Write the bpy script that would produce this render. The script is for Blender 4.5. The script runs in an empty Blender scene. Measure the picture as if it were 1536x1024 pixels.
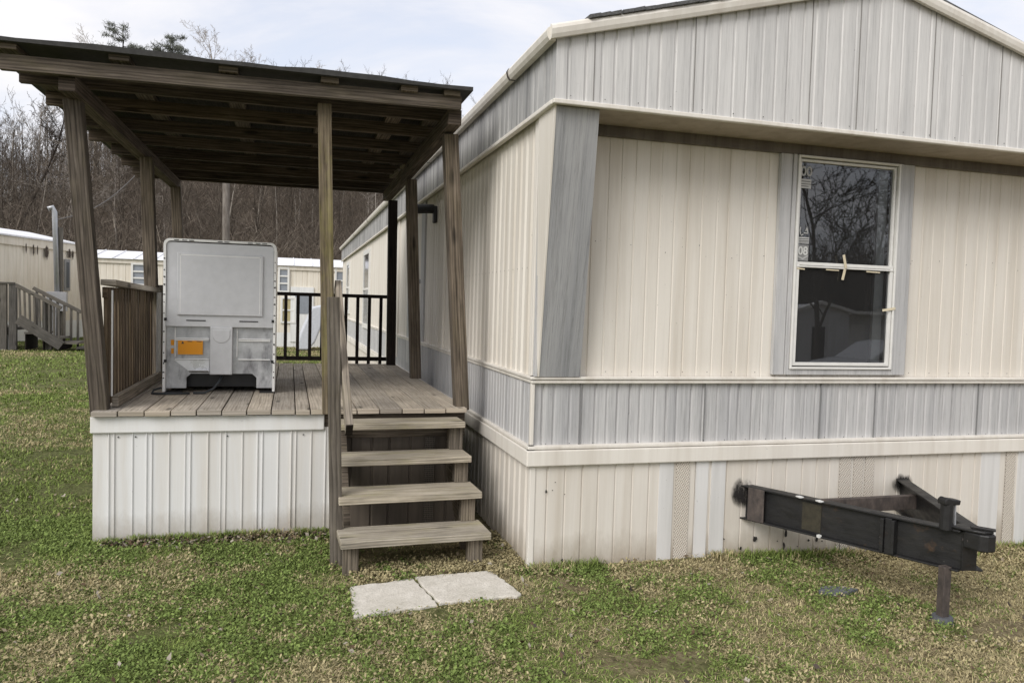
import bpy, math, random
import numpy as np
from mathutils import Vector, Matrix
R_=random.Random(7); rng=np.random.default_rng(11)
sc=bpy.context.scene; COL=sc.collection
# ------------------------------------------------------------------ camera
f=1156.;H=1.55
n_=lambda v:np.array(v,float)/np.linalg.norm(v)
cY=n_([(435-768)/f,-(450-512)/f,-1]);cX=n_([(4768-768)/f,-(575-512)/f,-1])
cX=n_(cX-cY*cX.dot(cY));cZ=np.cross(cX,cY)
Rm=np.array([cX,cY,cZ])
cam=bpy.data.cameras.new('camera');co=bpy.data.objects.new('camera',cam);COL.objects.link(co)
M=Matrix([list(r) for r in Rm]).to_4x4();M.translation=(0,0,H);co.matrix_world=M
cam.sensor_width=36;cam.lens=36*f/1536;cam.clip_start=.05;cam.clip_end=3000;sc.camera=co
# ------------------------------------------------------------------ node helpers
class NT:
    def __init__(s,tree): s.t=tree
    def n(s,ty,ins=None,**kw):
        x=s.t.nodes.new(ty)
        for k,v in kw.items(): setattr(x,k,v)
        for k,v in (ins or {}).items():
            if isinstance(v,bpy.types.NodeSocket): s.t.links.new(v,x.inputs[k])
            else: x.inputs[k].default_value=v
        return x
    def l(s,a,b): s.t.links.new(a,b)
    def mp(s,vec,sc_=(1,1,1),loc=(0,0,0),rot=(0,0,0)):
        return s.n('ShaderNodeMapping',{'Vector':vec,'Scale':sc_,'Location':loc,'Rotation':rot}).outputs[0]
    def noise(s,vec,scale=1,detail=4,rough=.55,dist=0):
        return s.n('ShaderNodeTexNoise',{'Vector':vec,'Scale':scale,'Detail':detail,'Roughness':rough,'Distortion':dist}).outputs['Fac']
    def ramp(s,fac,stops):
        r=s.n('ShaderNodeValToRGB',{'Fac':fac});e=r.color_ramp.elements
        while len(e)<len(stops): e.new(.5)
        for i,(p,c) in enumerate(stops):
            e[i].position=p; e[i].color=(*c,1) if isinstance(c,tuple) else (c,c,c,1)
        return r.outputs[0]
    def mix(s,fac,a,b,bt='MIX'):
        m=s.n('ShaderNodeMix',data_type='RGBA',blend_type=bt)
        for i,v in ((0,fac),(6,a),(7,b)):
            if isinstance(v,bpy.types.NodeSocket): s.t.links.new(v,m.inputs[i])
            else: m.inputs[i].default_value=v if i==0 else (*v,1)
        return m.outputs[2]
    def math(s,op,a,b=0,c=0):
        m=s.n('ShaderNodeMath',operation=op)
        for i,v in ((0,a),(1,b),(2,c)):
            if isinstance(v,bpy.types.NodeSocket): s.t.links.new(v,m.inputs[i])
            else: m.inputs[i].default_value=v
        return m.outputs[0]
    def bump(s,h,strength=.3,dist=.01):
        return s.n('ShaderNodeBump',{'Height':h,'Strength':strength,'Distance':dist}).outputs[0]
def mat(name,fn,rough=.6,metal=0,spec=.5):
    m=bpy.data.materials.new(name);m.use_nodes=True;t=NT(m.node_tree)
    b=m.node_tree.nodes['Principled BSDF']
    b.inputs['Roughness'].default_value=rough;b.inputs['Metallic'].default_value=metal
    b.inputs['Specular IOR Level'].default_value=spec
    r=fn(t,b) if fn else None
    if isinstance(r,bpy.types.NodeSocket): t.l(r,b.inputs['Base Color'])
    elif isinstance(r,tuple): b.inputs['Base Color'].default_value=(*r,1)
    return m
def C(t,o='Object'): return t.n('ShaderNodeTexCoord').outputs[o]
def wood(name,dark,mid,light,algae=0.,rough=.85,k=1.):
    def fn(t,b):
        uv=C(t,'UV')
        g=t.noise(t.mp(uv,(1.2,22,1)),2.2,6,.62,.6)
        g2=t.noise(t.mp(uv,(2.5,140,1)),2,3,.6,.2)
        w=t.n('ShaderNodeTexWave',{'Vector':t.mp(uv,(.55,9,1)),'Scale':1.6,'Distortion':11,'Detail':3,'Detail Scale':.8,'Detail Roughness':.6},wave_type='BANDS',bands_direction='Y').outputs['Fac']
        c=t.ramp(g,[(.25,dark),(.5,mid),(.78,light)])
        wr=t.ramp(w,[(0,.35),(.28,.9),(1,1.12)])
        c=t.mix(.62*k,c,wr,'MULTIPLY')
        crk=t.ramp(g2,[(.3,.35),(.42,1.)])
        c=t.mix(.5*k,c,crk,'MULTIPLY')
        c=t.mix(.8,c,t.ramp(t.noise(uv,.21,0,.5),[(.35,(.74,.75,.78)),(.65,(1.18,1.15,1.1))]),'MULTIPLY')
        blot=t.ramp(t.noise(uv,3.1,4,.6),[(.35,.72),(.65,1.12)])
        c=t.mix(.7,c,blot,'MULTIPLY')
        v=t.n('ShaderNodeTexVoronoi',{'Vector':t.mp(uv,(1.7,7,1)),'Scale':1.0}).outputs['Distance']
        kn=t.ramp(v,[(.06,.2),(.11,.6),(.15,1.)])
        c=t.mix(.85,c,kn,'MULTIPLY')
        if algae:
            a=t.ramp(t.noise(t.mp(uv,(1,3,1)),2.3,5,.65),[(.5,0.),(.72,1.)])
            c=t.mix(t.math('MULTIPLY',a,algae),c,(.27,.25,.075))
        hgt=t.math('ADD',t.math('MULTIPLY',g,.6),t.math('ADD',t.math('MULTIPLY',g2,.5),t.math('MULTIPLY',w,.25)))
        t.l(t.bump(hgt,.55,.006),b.inputs['Normal'])
        return c
    return mat(name,fn,rough,0,.25)
W_POST=wood('weathered brown post wood',(.045,.036,.027),(.135,.11,.085),(.24,.2,.16),.08)
W_NEWEL=wood('grey brown newel wood',(.06,.05,.038),(.17,.145,.115),(.28,.245,.2),.1)
W_ALG=wood('algae streaked post wood',(.06,.045,.028),(.16,.13,.09),(.28,.235,.165),.55)
W_DECK=wood('grey deck board wood',(.3,.26,.21),(.47,.415,.345),(.58,.53,.455),.05,k=.5)
W_TREAD=wood('pale tread wood',(.2,.175,.135),(.42,.375,.3),(.58,.53,.44),.4)
W_RAIL=wood('grey handrail wood',(.15,.125,.1),(.31,.265,.21),(.43,.38,.31),.15)
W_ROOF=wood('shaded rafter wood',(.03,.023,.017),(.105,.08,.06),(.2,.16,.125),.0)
W_DARK=wood('dark stained wood',(.008,.006,.005),(.018,.013,.011),(.035,.026,.02),0)
W_BAL=wood('brown baluster wood',(.05,.036,.024),(.12,.088,.06),(.2,.155,.11),.1)
W_GREY=wood('grey neighbour deck wood',(.06,.055,.048),(.125,.115,.1),(.19,.175,.16),.0)
def siding(name,base,dirt,amt=.5,streak=.5,scale=1,spec=.4,rough=.5,ys=1,splash=0):
    def fn(t,b):
        o=t.mp(C(t),(1,ys,1))
        fine=t.math('ADD',t.math('MULTIPLY',t.noise(t.mp(o,(150,150,5)),1,5,.8),.6),t.math('MULTIPLY',t.noise(t.mp(o,(38,38,.7)),1,3,.6),.4))
        med=t.noise(t.mp(o,(9,9,.45)),1,5,.6,.4)
        big=t.noise(o,1.1,5,.6)
        c=t.mix(t.ramp(med,[(.42,0.),(.75,1.)]),base,dirt)
        c=t.mix(t.math('MULTIPLY',t.ramp(big,[(.45,0.),(.75,1.)]),amt),c,dirt)
        c=t.mix(streak,c,t.ramp(fine,[(.34,.5),(.5,1.),(.64,1.16)]),'MULTIPLY')
        if streak>.4:
            dr=t.noise(t.mp(o,(34,34,.4),(5,2,1)),1,4,.6);c=t.mix(t.math('MULTIPLY',t.ramp(dr,[(.6,0.),(.76,1.)]),.35),c,tuple(k_*.55 for k_ in dirt))
        if splash:
            zc=t.n('ShaderNodeSeparateXYZ',{'Vector':o}).outputs[2]
            mud=t.math('SUBTRACT',t.math('MULTIPLY',t.noise(t.mp(o,(5,5,2.2)),1,6,.75),.34),zc)
            c=t.mix(t.math('MULTIPLY',t.ramp(mud,[(.0,0.),(.16,1.)]),splash),c,(.24,.19,.125))
        sp=t.ramp(t.noise(o,46,2,.5),[(.225,.45),(.255,1.)])
        c=t.mix(.6,c,sp,'MULTIPLY')
        t.l(t.bump(t.math('ADD',t.noise(t.mp(o,(4,4,.8)),1,2,.5),t.math('MULTIPLY',fine,.06)),.25,.012),b.inputs['Normal'])
        t.l(t.ramp(med,[(.3,rough-.08),(.7,rough+.2)]),b.inputs['Roughness'])
        return c
    return mat(name,fn,rough,0,spec)
S_CREAM=siding('cream siding',(.71,.67,.605),(.58,.53,.455),.3,.14)
S_CSKIRT=siding('cream skirting',(.68,.64,.58),(.55,.5,.43),.35,.09,splash=.55)
S_CTRIM=siding('cream trim',(.73,.695,.635),(.59,.545,.48),.3,.08)
S_GREY=siding('weathered grey woodprint panel',(.60,.59,.575),(.46,.455,.45),.4,.5)
S_GREYB=siding('weathered blue grey woodprint panel',(.50,.495,.49),(.37,.37,.375),.4,.75)
S_WING=siding('grey woodprint wing',(.36,.36,.36),(.23,.235,.245),.45,.95,ys=0)
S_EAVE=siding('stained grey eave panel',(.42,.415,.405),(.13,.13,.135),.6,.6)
S_SOFF=siding('soffit',(.42,.36,.29),(.32,.27,.21),.4,.12)
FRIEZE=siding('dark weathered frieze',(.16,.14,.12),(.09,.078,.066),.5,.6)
S_WHITE=siding('white skirting metal',(.72,.72,.715),(.63,.6,.55),.4,.07,splash=.5)
S_WTRIM=siding('white trim',(.75,.75,.74),(.66,.64,.6),.3,.04)
S_PALE=siding('pale blue skirting panel',(.67,.66,.645),(.52,.51,.49),.3,.06)
S_NB=siding('neighbour beige siding',(.76,.71,.62),(.62,.56,.46),.5,.2)
S_NW=siding('neighbour white panel',(.75,.75,.74),(.6,.6,.58),.4,.1)
S_MROOF=siding('white metal roof',(.82,.83,.86),(.6,.6,.62),.25,.05)
def perf(t,b):
    o=C(t)
    v=t.n('ShaderNodeTexVoronoi',{'Vector':t.mp(o,(88,0,70),(0,0,0),(0,.6,0)),'Scale':1.,'Randomness':.12}).outputs['Distance']
    h=t.ramp(v,[(.27,(.24,.205,.165)),(.4,(.64,.59,.52))])
    return h
S_PERF=mat('perforated skirting vent',perf,.6)
def perfd(t,b):
    v=t.n('ShaderNodeTexVoronoi',{'Vector':t.mp(C(t),(85,0,70)),'Scale':1.,'Randomness':.12}).outputs['Distance']
    return t.ramp(v,[(.3,(.03,.025,.02)),(.46,(.12,.1,.08))])
S_PERFD=mat('shade darkened perforated vent',perfd,.6)  # darker copy of the vent colour, shade behind the steps painted in
def flat(name,c,rough=.5,metal=0,var=.15,spec=.5):
    def fn(t,b):
        o=C(t); a=t.noise(o,14,5,.6)
        t.l(t.ramp(a,[(.3,max(.05,rough-.1)),(.7,min(1,rough+.15))]),b.inputs['Roughness'])
        return t.mix(var,c,t.ramp(a,[(.3,.4),(.7,1.25)]),'MULTIPLY')
    return mat(name,fn,rough,metal,spec)
BLACK=flat('black plastic',(.012,.012,.013),.4)
DARK=flat('dark void',(.006,.006,.006),.9)
WFRAME=flat('white window frame',(.72,.71,.68),.4,0,.12)
GLASSY=flat('lens',(.5,.5,.5),.1)
RUBBER=flat('cord',(.03,.035,.04),.5)
TAPE=flat('masking tape',(.66,.58,.42),.7,0,.2)
STICK=flat('sticker paper',(.5,.5,.49),.6,0,.25)
INK=flat('ink',(.04,.04,.04),.6)
LTXT=flat('grey lettering',(.42,.42,.41),.6,0,.1)
CURT=flat('curtain',(.7,.7,.7),.9,0,.2)
ORANGE=flat('orange label',(.75,.3,.008),.55,0,.05)
GALV=flat('conduit metal',(.45,.46,.48),.4,.5,.2)
SHING=mat('shingle',lambda t,b:t.mix(.8,(.1,.1,.1),t.ramp(t.noise(C(t),90,3,.7),[(.3,.4),(.7,1.5)]),'MULTIPLY'),.95)
ROLL=mat('rolled roofing',lambda t,b:t.mix(.6,(.035,.034,.032),t.ramp(t.noise(C(t),30,4,.7),[(.3,.5),(.7,1.6)]),'MULTIPLY'),.9)
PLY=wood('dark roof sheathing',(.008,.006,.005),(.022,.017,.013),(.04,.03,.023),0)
def steel(t,b):
    o=C(t)
    a=t.noise(o,5,6,.65,.3); k=t.noise(t.mp(o,(3,3,14)),3,4,.6)
    c=t.ramp(a,[(.3,(.006,.006,.007)),(.6,(.015,.0145,.014)),(.82,(.036,.03,.023))])
    r=t.ramp(t.noise(o,9,6,.7),[(.6,0.),(.72,1.)])
    c=t.mix(t.math('MULTIPLY',r,.6),c,(.085,.045,.02))
    w=t.ramp(t.noise(o,38,3,.6),[(.76,0.),(.8,1.)])
    c=t.mix(t.math('MULTIPLY',w,.5),c,(.3,.3,.28))
    t.l(t.bump(a,.3,.01),b.inputs['Normal'])
    t.l(t.ramp(k,[(.3,.38),(.7,.7)]),b.inputs['Roughness'])
    return c
STEEL=mat('dirty black painted steel',steel,.5,.0,.5)
YST=mat('yellow stained steel',lambda t,b:t.mix(.7,(.035,.03,.018),t.ramp(t.noise(C(t),30,4,.7),[(.3,.4),(.7,1.4)]),'MULTIPLY'),.6)
RST=mat('rusty grey steel',lambda t,b:t.ramp(t.noise(t.mp(C(t),(6,6,3)),4,5,.7),[(.3,(.035,.03,.028)),(.55,(.085,.068,.06)),(.8,(.14,.115,.1))]),.7,.1)
def galv(t,b):
    o=C(t)
    a=t.noise(o,7,6,.65); v=t.n('ShaderNodeTexVoronoi',{'Vector':o,'Scale':45}).outputs['Color']
    sm=t.noise(t.mp(o,(5,5,2)),2,5,.7)
    c=t.ramp(a,[(.3,(.36,.365,.38)),(.7,(.6,.61,.62))])
    
    c=t.mix(t.ramp(sm,[(.5,0.),(.7,.75)]),c,(.13,.13,.135))
    t.l(t.ramp(sm,[(.35,.34),(.7,.55)]),b.inputs['Roughness'])
    return c
GAL=mat('galvanised sheet',galv,.42,.55)
GALP=flat('galvanised flat panel',(.6,.605,.62),.42,.3,.14)
ENAM=flat('white enamel and bead highlight',(.82,.82,.8),.35,0,.12)
def conc(t,b):
    o=C(t)
    a=t.noise(o,14,8,.7);g=t.noise(o,110,3,.7);big=t.noise(o,2.7,4,.6)
    c=t.ramp(a,[(.25,(.5,.465,.4)),(.75,(.74,.70,.63))])
    c=t.mix(.5,c,t.ramp(g,[(.35,.62),(.55,1.)]),'MULTIPLY')
    c=t.mix(t.ramp(big,[(.5,0.),(.8,.6)]),c,(.36,.34,.27))
    t.l(t.bump(t.math('ADD',a,g),.5,.01),b.inputs['Normal'])
    return c
CONC=mat('rough concrete',conc,.9)
def soil(t,b):
    o=C(t)
    a=t.noise(o,.55,5,.6);k=t.noise(o,26,6,.75);d=t.noise(o,2.4,6,.65)
    g=t.ramp(k,[(.3,(.05,.058,.02)),(.5,(.11,.12,.045)),(.72,(.2,.2,.09))])
    s=t.ramp(k,[(.3,(.085,.065,.038)),(.5,(.19,.155,.09)),(.72,(.32,.27,.17))])
    sep=t.n('ShaderNodeSeparateXYZ',{'Vector':o}).outputs
    right=t.math('MULTIPLY',t.n('ShaderNodeMapRange',{'Value':sep[0],'From Min':-.5,'From Max':2.5,'To Min':-.06,'To Max':.2}).outputs[0],1.)
    fac=t.ramp(t.math('ADD',t.math('ADD',t.math('MULTIPLY',a,.6),t.math('MULTIPLY',d,.4)),right),[(.5,0.),(.62,1.)])
    c=t.mix(fac,g,s)
    c=t.mix(t.ramp(t.noise(o,6,4,.6),[(.62,0.),(.72,.8)]),c,(.06,.045,.032))
    t.l(t.bump(k,.8,.03),b.inputs['Normal'])
    return c
SOIL=mat('lawn soil',soil,.95,0,.1)
LEAFL=mat('leaf litter hillside',lambda t,b:t.ramp(t.noise(C(t),.9,8,.75),[(.3,(.04,.031,.024)),(.55,(.095,.075,.058)),(.75,(.15,.12,.095))]),1,0,.05)
def vcol(name,rough=.8,spec=.2,trans=0.):
    def fn(t,b):
        a=t.n('ShaderNodeAttribute',attribute_name='col')
        return a.outputs['Color']
    return mat(name,fn,rough,0,spec)
GRASS=vcol('grass blades',.75,.15)
BARKM=vcol('bark and twigs',.95,.05)
def bark(name,a,c_,d):
    return mat(name,lambda t,b:t.ramp(t.noise(t.mp(C(t),(3,3,.6)),4,5,.65),[(.3,a),(.55,c_),(.8,d)]),.95,0,.1)
BK_PALE=bark('pale bark',(.16,.135,.11),(.26,.23,.2),(.4,.37,.33))
BK_DARK=bark('dark bark',(.025,.02,.016),(.055,.045,.038),(.1,.085,.07))
BK_TAN=bark('tan twig bark',(.25,.21,.16),(.36,.31,.25),(.48,.43,.36))  # light tan bark and twig colour of the skyline trees
NEEDLE=mat('pine needles',lambda t,b:t.ramp(t.noise(C(t),1.6,4,.7),[(.3,(.1,.11,.09)),(.7,(.22,.23,.19))]),.8,0,.1)
POLE=bark('utility pole wood',(.11,.095,.08),(.18,.16,.14),(.25,.23,.2))
def glassm():
    m=bpy.data.materials.new('window glass');m.use_nodes=True;t=NT(m.node_tree);m.node_tree.nodes.clear()
    fr=t.n('ShaderNodeFresnel',{'IOR':1.95})
    gl=t.n('ShaderNodeBsdfGlossy',{'Color':(.95,.97,1,1),'Roughness':.012})
    tr=t.n('ShaderNodeBsdfTransparent',{'Color':(.62,.65,.66,1)})
    mx=t.n('ShaderNodeMixShader',{0:fr.outputs[0],1:tr.outputs[0],2:gl.outputs[0]})
    df=t.n('ShaderNodeBsdfDiffuse',{'Color':(.4,.4,.4,1)});m2=t.n('ShaderNodeMixShader',{0:.045,1:mx.outputs[0],2:df.outputs[0]})
    o=t.n('ShaderNodeOutputMaterial',{'Surface':m2.outputs[0]})
    return m
GLASS=glassm()
# ------------------------------------------------------------------ mesh helpers
def worg(p):
    v=Vector((0,0,0))
    while p is not None: v=v+p.location;p=p.parent
    return v
class MB:
    def __init__(s): s.v=[];s.f=[];s.u=[];s.m=[]
    def face(s,pts,uv=None,m=0):
        i=len(s.v);s.v+= [tuple(p) for p in pts];s.f.append(tuple(range(i,i+len(pts))))
        s.u+= uv if uv else [(p[0]+p[1],p[2]) for p in pts];s.m.append(m)
    def hexa(s,c,m=0,L=None,uo=None):
        # c: 8 corners: 0-3 at start (ccw), 4-7 at end ; uv u along start->end
        i=len(s.v);s.v+=[tuple(p) for p in c]
        uo=uo or (R_.uniform(0,40),R_.uniform(0,40))
        l=(Vector(c[4])-Vector(c[0])).length;w=[(Vector(c[(k+1)%4])-Vector(c[k])).length for k in range(4)]
        acc=0
        s.f.append((i+3,i+2,i+1,i));s.u+=[(uo[0],uo[1]),(uo[0]+.02,uo[1]),(uo[0]+.02,uo[1]+w[1]),(uo[0],uo[1]+w[1])]
        s.f.append((i+4,i+5,i+6,i+7));s.u+=[(uo[0],uo[1]),(uo[0]+.02,uo[1]),(uo[0]+.02,uo[1]+w[1]),(uo[0],uo[1]+w[1])]
        for k in range(4):
            j=(k+1)%4
            s.f.append((i+k,i+j,i+4+j,i+4+k))
            s.u+=[(uo[0],uo[1]+acc),(uo[0],uo[1]+acc+w[k]),(uo[0]+l,uo[1]+acc+w[k]),(uo[0]+l,uo[1]+acc)];acc+=w[k]+.3
        s.m+=[m]*6
        return s
    def bar(s,p0,p1,w,h,side=(1,0,0),m=0,w1=None,h1=None):
        """board from p0 to p1; w measured along 'side', h across both"""
        p0=Vector(p0);p1=Vector(p1);d=(p1-p0).normalized();a=Vector(side);a=(a-d*a.dot(d)).normalized();b=d.cross(a)
        w1=w if w1 is None else w1;h1=h if h1 is None else h1
        c=[p0+a*(x*w/2)+b*(y*h/2) for x,y in ((-1,-1),(1,-1),(1,1),(-1,1))]+[p1+a*(x*w1/2)+b*(y*h1/2) for x,y in ((-1,-1),(1,-1),(1,1),(-1,1))]
        return s.hexa(c,m)
    def box(s,x0,x1,y0,y1,z0,z1,m=0,ax=None):
        dx,dy,dz=abs(x1-x0),abs(y1-y0),abs(z1-z0)
        ax=ax or ('x' if dx>=dy and dx>=dz else 'y' if dy>=dz else 'z')
        cx,cy,cz=(x0+x1)/2,(y0+y1)/2,(z0+z1)/2
        if ax=='x': s.bar((min(x0,x1),cy,cz),(max(x0,x1),cy,cz),dy,dz,(0,1,0),m)
        elif ax=='y': s.bar((cx,min(y0,y1),cz),(cx,max(y0,y1),cz),dx,dz,(1,0,0),m)
        else: s.bar((cx,cy,min(z0,z1)),(cx,cy,max(z0,z1)),dx,dy,(1,0,0),m)
        return s
    def prism(s,poly,vec,m=0):
        """poly: list of 3D pts, extruded by vec"""
        n=len(poly);i=len(s.v);vec=Vector(vec)
        s.v+=[tuple(p) for p in poly]+[tuple(Vector(p)+vec) for p in poly]
        s.f.append(tuple(range(i+n-1,i-1,-1)));s.u+=[(poly[k][0]+poly[k][1],poly[k][2]) for k in range(n-1,-1,-1)]
        s.f.append(tuple(range(i+n,i+2*n)));s.u+=[(poly[k][0]+poly[k][1],poly[k][2]) for k in range(n)]
        for k in range(n):
            j=(k+1)%n;s.f.append((i+k,i+j,i+n+j,i+n+k))
            L=(Vector(poly[j])-Vector(poly[k])).length
            s.u+=[(0,0),(0,L),(vec.length,L),(vec.length,0)]
        s.m+=[m]*(n+2)
        return s
    def tube(s,pts,r,n=8,m=0,cap=True):
        pts=[Vector(p) for p in pts];rs=r if isinstance(r,(list,tuple)) else [r]*len(pts)
        i=len(s.v);pa=None
        for k,p in enumerate(pts):
            d=((pts[min(k+1,len(pts)-1)]-pts[max(k-1,0)])).normalized()
            if pa is None: pa=d.orthogonal().normalized()
            a=(pa-d*pa.dot(d)).normalized();b=d.cross(a);pa=a
            for q in range(n):
                t=2*math.pi*q/n;s.v.append(tuple(p+a*math.cos(t)*rs[k]+b*math.sin(t)*rs[k]))
        for k in range(len(pts)-1):
            for q in range(n):
                e=(q+1)%n;s.f.append((i+k*n+q,i+k*n+e,i+(k+1)*n+e,i+(k+1)*n+q));s.u+=[(k*.1,q/n),(k*.1,(q+1)/n),(k*.1+.1,(q+1)/n),(k*.1+.1,q/n)];s.m.append(m)
        if cap:
            s.f.append(tuple(range(i+n-1,i-1,-1)));s.u+=[(0,0)]*n;s.m.append(m)
            e=i+(len(pts)-1)*n;s.f.append(tuple(range(e,e+n)));s.u+=[(0,0)]*n;s.m.append(m)
        return s
    def build(s,name,mats,parent=None,bevel=0,base=None,smooth=False):
        me=bpy.data.meshes.new(name);o=Vector(base) if base else worg(parent)
        me.from_pydata([tuple(Vector(v)-o) for v in s.v],[],s.f)
        ul=me.uv_layers.new(name='UVMap');ul.data.foreach_set('uv',[c for uv in s.u for c in uv])
        for mm in (mats if isinstance(mats,list) else [mats]): me.materials.append(mm)
        me.polygons.foreach_set('material_index',s.m)
        if smooth: me.polygons.foreach_set('use_smooth',[True]*len(s.f))
        me.update()
        ob=bpy.data.objects.new(name,me);COL.objects.link(ob)
        if base: ob.location=base
        if parent is not None: ob.parent=parent
        if bevel:
            md=ob.modifiers.new('bevel','BEVEL');md.width=bevel;md.segments=2;md.limit_method='ANGLE';md.angle_limit=math.radians(40)
        return ob
def npmesh(name,V,F,mat_,cols=None,parent=None,base=(0,0,0),k=4):
    me=bpy.data.meshes.new(name);nv=len(V);nf=len(F)
    V=V-np.array(base)
    me.vertices.add(nv);me.vertices.foreach_set('co',V.astype(np.float32).ravel())
    me.loops.add(nf*k);me.polygons.add(nf)
    me.loops.foreach_set('vertex_index',F.astype(np.int32).ravel())
    me.polygons.foreach_set('loop_start',np.arange(0,nf*k,k,dtype=np.int32))
    me.polygons.foreach_set('loop_total',np.full(nf,k,dtype=np.int32))
    me.materials.append(mat_)
    if cols is not None:
        a=me.color_attributes.new('col','FLOAT_COLOR','POINT');c=np.ones((nv,4),np.float32);c[:,:3]=cols;a.data.foreach_set('color',c.ravel())
    me.update(calc_edges=True)
    ob=bpy.data.objects.new(name,me);COL.objects.link(ob)
    if parent is not None: ob.parent=parent
    else: ob.location=base
    return ob
def thing(name,loc,label,cat,group=None):
    o=bpy.data.objects.new(name,None);COL.objects.link(o);o.location=loc;o.empty_display_size=.2
    return tag(o,label,cat,group)
def tag(o,label,cat,group=None):
    o['label']=label;o['category']=cat
    if group:o['group']=group
    return o
# ribbed sheet wall -----------------------------------------------------------
def ribs(L,pans,groove,depth,seed,jit=.06):
    """profile breakpoints (u,d) with pans of given widths separated by grooves"""
    r=random.Random(seed);out=[(0,0)];u=0;k=0
    while u<L:
        w=pans[k%len(pans)]*r.uniform(1-jit,1+jit);k+=1;dp=depth*r.uniform(.7,1.2)
        out+=[(u+w,0),(u+w+groove*.22,-dp),(u+w+groove*.7,-dp),(u+w+groove,r.uniform(-.0008,.0008))];u+=w+groove
    return out
def corr(mb,o,ud,nd,prof,u0,u1,z0,z1,m=0,fl=False):
    """z0,z1 numbers or functions of u"""
    Z0=z0 if callable(z0) else (lambda u:z0);Z1=z1 if callable(z1) else (lambda u:z1)
    def dat(u):
        for a,b in zip(prof,prof[1:]):
            if a[0]<=u<=b[0]: return a[1]+(b[1]-a[1])*((u-a[0])/max(1e-9,b[0]-a[0]))
        return 0
    us=[u0]+[p[0] for p in prof if u0+1e-5<p[0]<u1-1e-5]+[u1]
    o=Vector(o);ud=Vector(ud);nd=Vector(nd);P=[]
    for u in us:
        b=o+ud*u+nd*dat(u);P.append((b+Vector((0,0,Z0(u))),b+Vector((0,0,Z1(u))),u))
    for a,b in zip(P,P[1:]):
        q=[a[0],b[0],b[1],a[1]]
        if fl:q=q[::-1]
        mb.face(q,None,m)
    return mb
# ------------------------------------------------------------------ terrain
def sst(x): x=np.clip(x,0,1);return x*x*(3-2*x)
def hsh(ix,iy,s):
    h=(ix*374761393+iy*668265263+s*982451653)&0x7fffffff;h=((h^(h>>13))*1274126177)&0x7fffffff
    return ((h^(h>>16))&0xffff)/65535.
def vnoise(x,y,s=0,oc=4):
    x=np.asarray(x,float);y=np.asarray(y,float);t=0;a=1.;tot=0
    for k in range(oc):
        ix=np.floor(x).astype(np.int64);iy=np.floor(y).astype(np.int64);fx=sst(x-ix);fy=sst(y-iy)
        v=(hsh(ix,iy,s)*(1-fx)+hsh(ix+1,iy,s)*fx)*(1-fy)+(hsh(ix,iy+1,s)*(1-fx)+hsh(ix+1,iy+1,s)*fx)*fy
        t=t+v*a;tot+=a;a*=.5;x=x*2+17.3;y=y*2+5.1;s+=7
    return t/tot
def gz(x,y):
    x=np.asarray(x,float);y=np.asarray(y,float)
    z=-.028-.08*sst((x-2.2)/2.6)-.05*np.clip(-y,0,22)
    near=sst((30-np.hypot(x,y-5))/20)
    return z+(vnoise(x*.9,y*.9,3,3)-.5)*.035*near
def hz(x,y):
    x=np.asarray(x,float);y=np.asarray(y,float)
    top=16.5+4.0*np.tanh((x+21)/7.)+ (vnoise(x*.03,y*.03,5,3)-.5)*4
    return -.05+sst((y-40)/72)*top+(vnoise(x*.1,y*.1,9,3)-.5)*1.2*sst((y-42)/10)
def grid(name,xs,ys,fn,m):
    X,Y=np.meshgrid(xs,ys);Z=fn(X,Y);V=np.stack([X,Y,Z],-1).reshape(-1,3);a=len(xs)
    i=np.arange(len(ys)-1)[:,None]*a+np.arange(a-1)[None,:];F=np.stack([i,i+1,i+a+1,i+a],-1).reshape(-1,4)
    o=npmesh(name,V,F,m);o['kind']='structure';o.data.polygons.foreach_set('use_smooth',[True]*len(F));return o
xs=np.concatenate([np.linspace(-400,-16,30)[:-1],np.linspace(-16,16,241),np.linspace(16,400,30)[1:]])
ys=np.concatenate([np.linspace(-400,-6,30)[:-1],np.linspace(-6,16,170),np.linspace(16,40.3,25)[1:]])
grid('ground',xs,ys,gz,SOIL)
grid('hill',np.linspace(-260,260,150),np.linspace(40,330,130),hz,LEAFL)
# ------------------------------------------------------------------ grass
def inside(x,y,x0,x1,y0,y1): return (x>x0)&(x<x1)&(y>y0)&(y<y1)
SU=[(.344,4.247),(1.175,4.333),(1.249,3.929),(.33,3.829)];SLA=[(.344,4.247),(.700,4.296),(.766,3.889),(.33,3.829)];SLB=[(.711,4.318),(1.165,4.336),(1.24,3.929),(.776,3.90)]
def inpoly(x,y,P,g=0):
    r=np.ones_like(x,bool);cx=sum(p[0] for p in P)/len(P);cy=sum(p[1] for p in P)/len(P)
    for k in range(len(P)):
        a,b=P[k],P[(k+1)%len(P)];nx,ny=(b[1]-a[1]),-(b[0]-a[0]);l=math.hypot(nx,ny);nx/=l;ny/=l
        s=1 if (cx-a[0])*nx+(cy-a[1])*ny>0 else -1
        r&=(s*((x-a[0])*nx+(y-a[1])*ny)>g)
    return r
def project(x,y,z=0.):
    p=np.stack([x,y,np.zeros_like(x)+z-H],-1)@Rm
    return 768+f*p[...,0]/-p[...,2],512-f*p[...,1]/-p[...,2],-p[...,2]
def dryness(x,y):
    d=.42*vnoise(x*.5+3,y*.5,21,3)+.33*vnoise(x*1.9,y*1.9,31,3)+.25*vnoise(x*9,y*9,41,3)+.015
    d=d+.085*sst((x-.2)/2.6)-.045*sst((.9-x)/1.2)*sst((6-y)/3)
    pth=np.exp(-((y-10.5-.1*x)/1.1)**2)*.14*sst((-1.2-x)/1.)
    return d+pth
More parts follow.
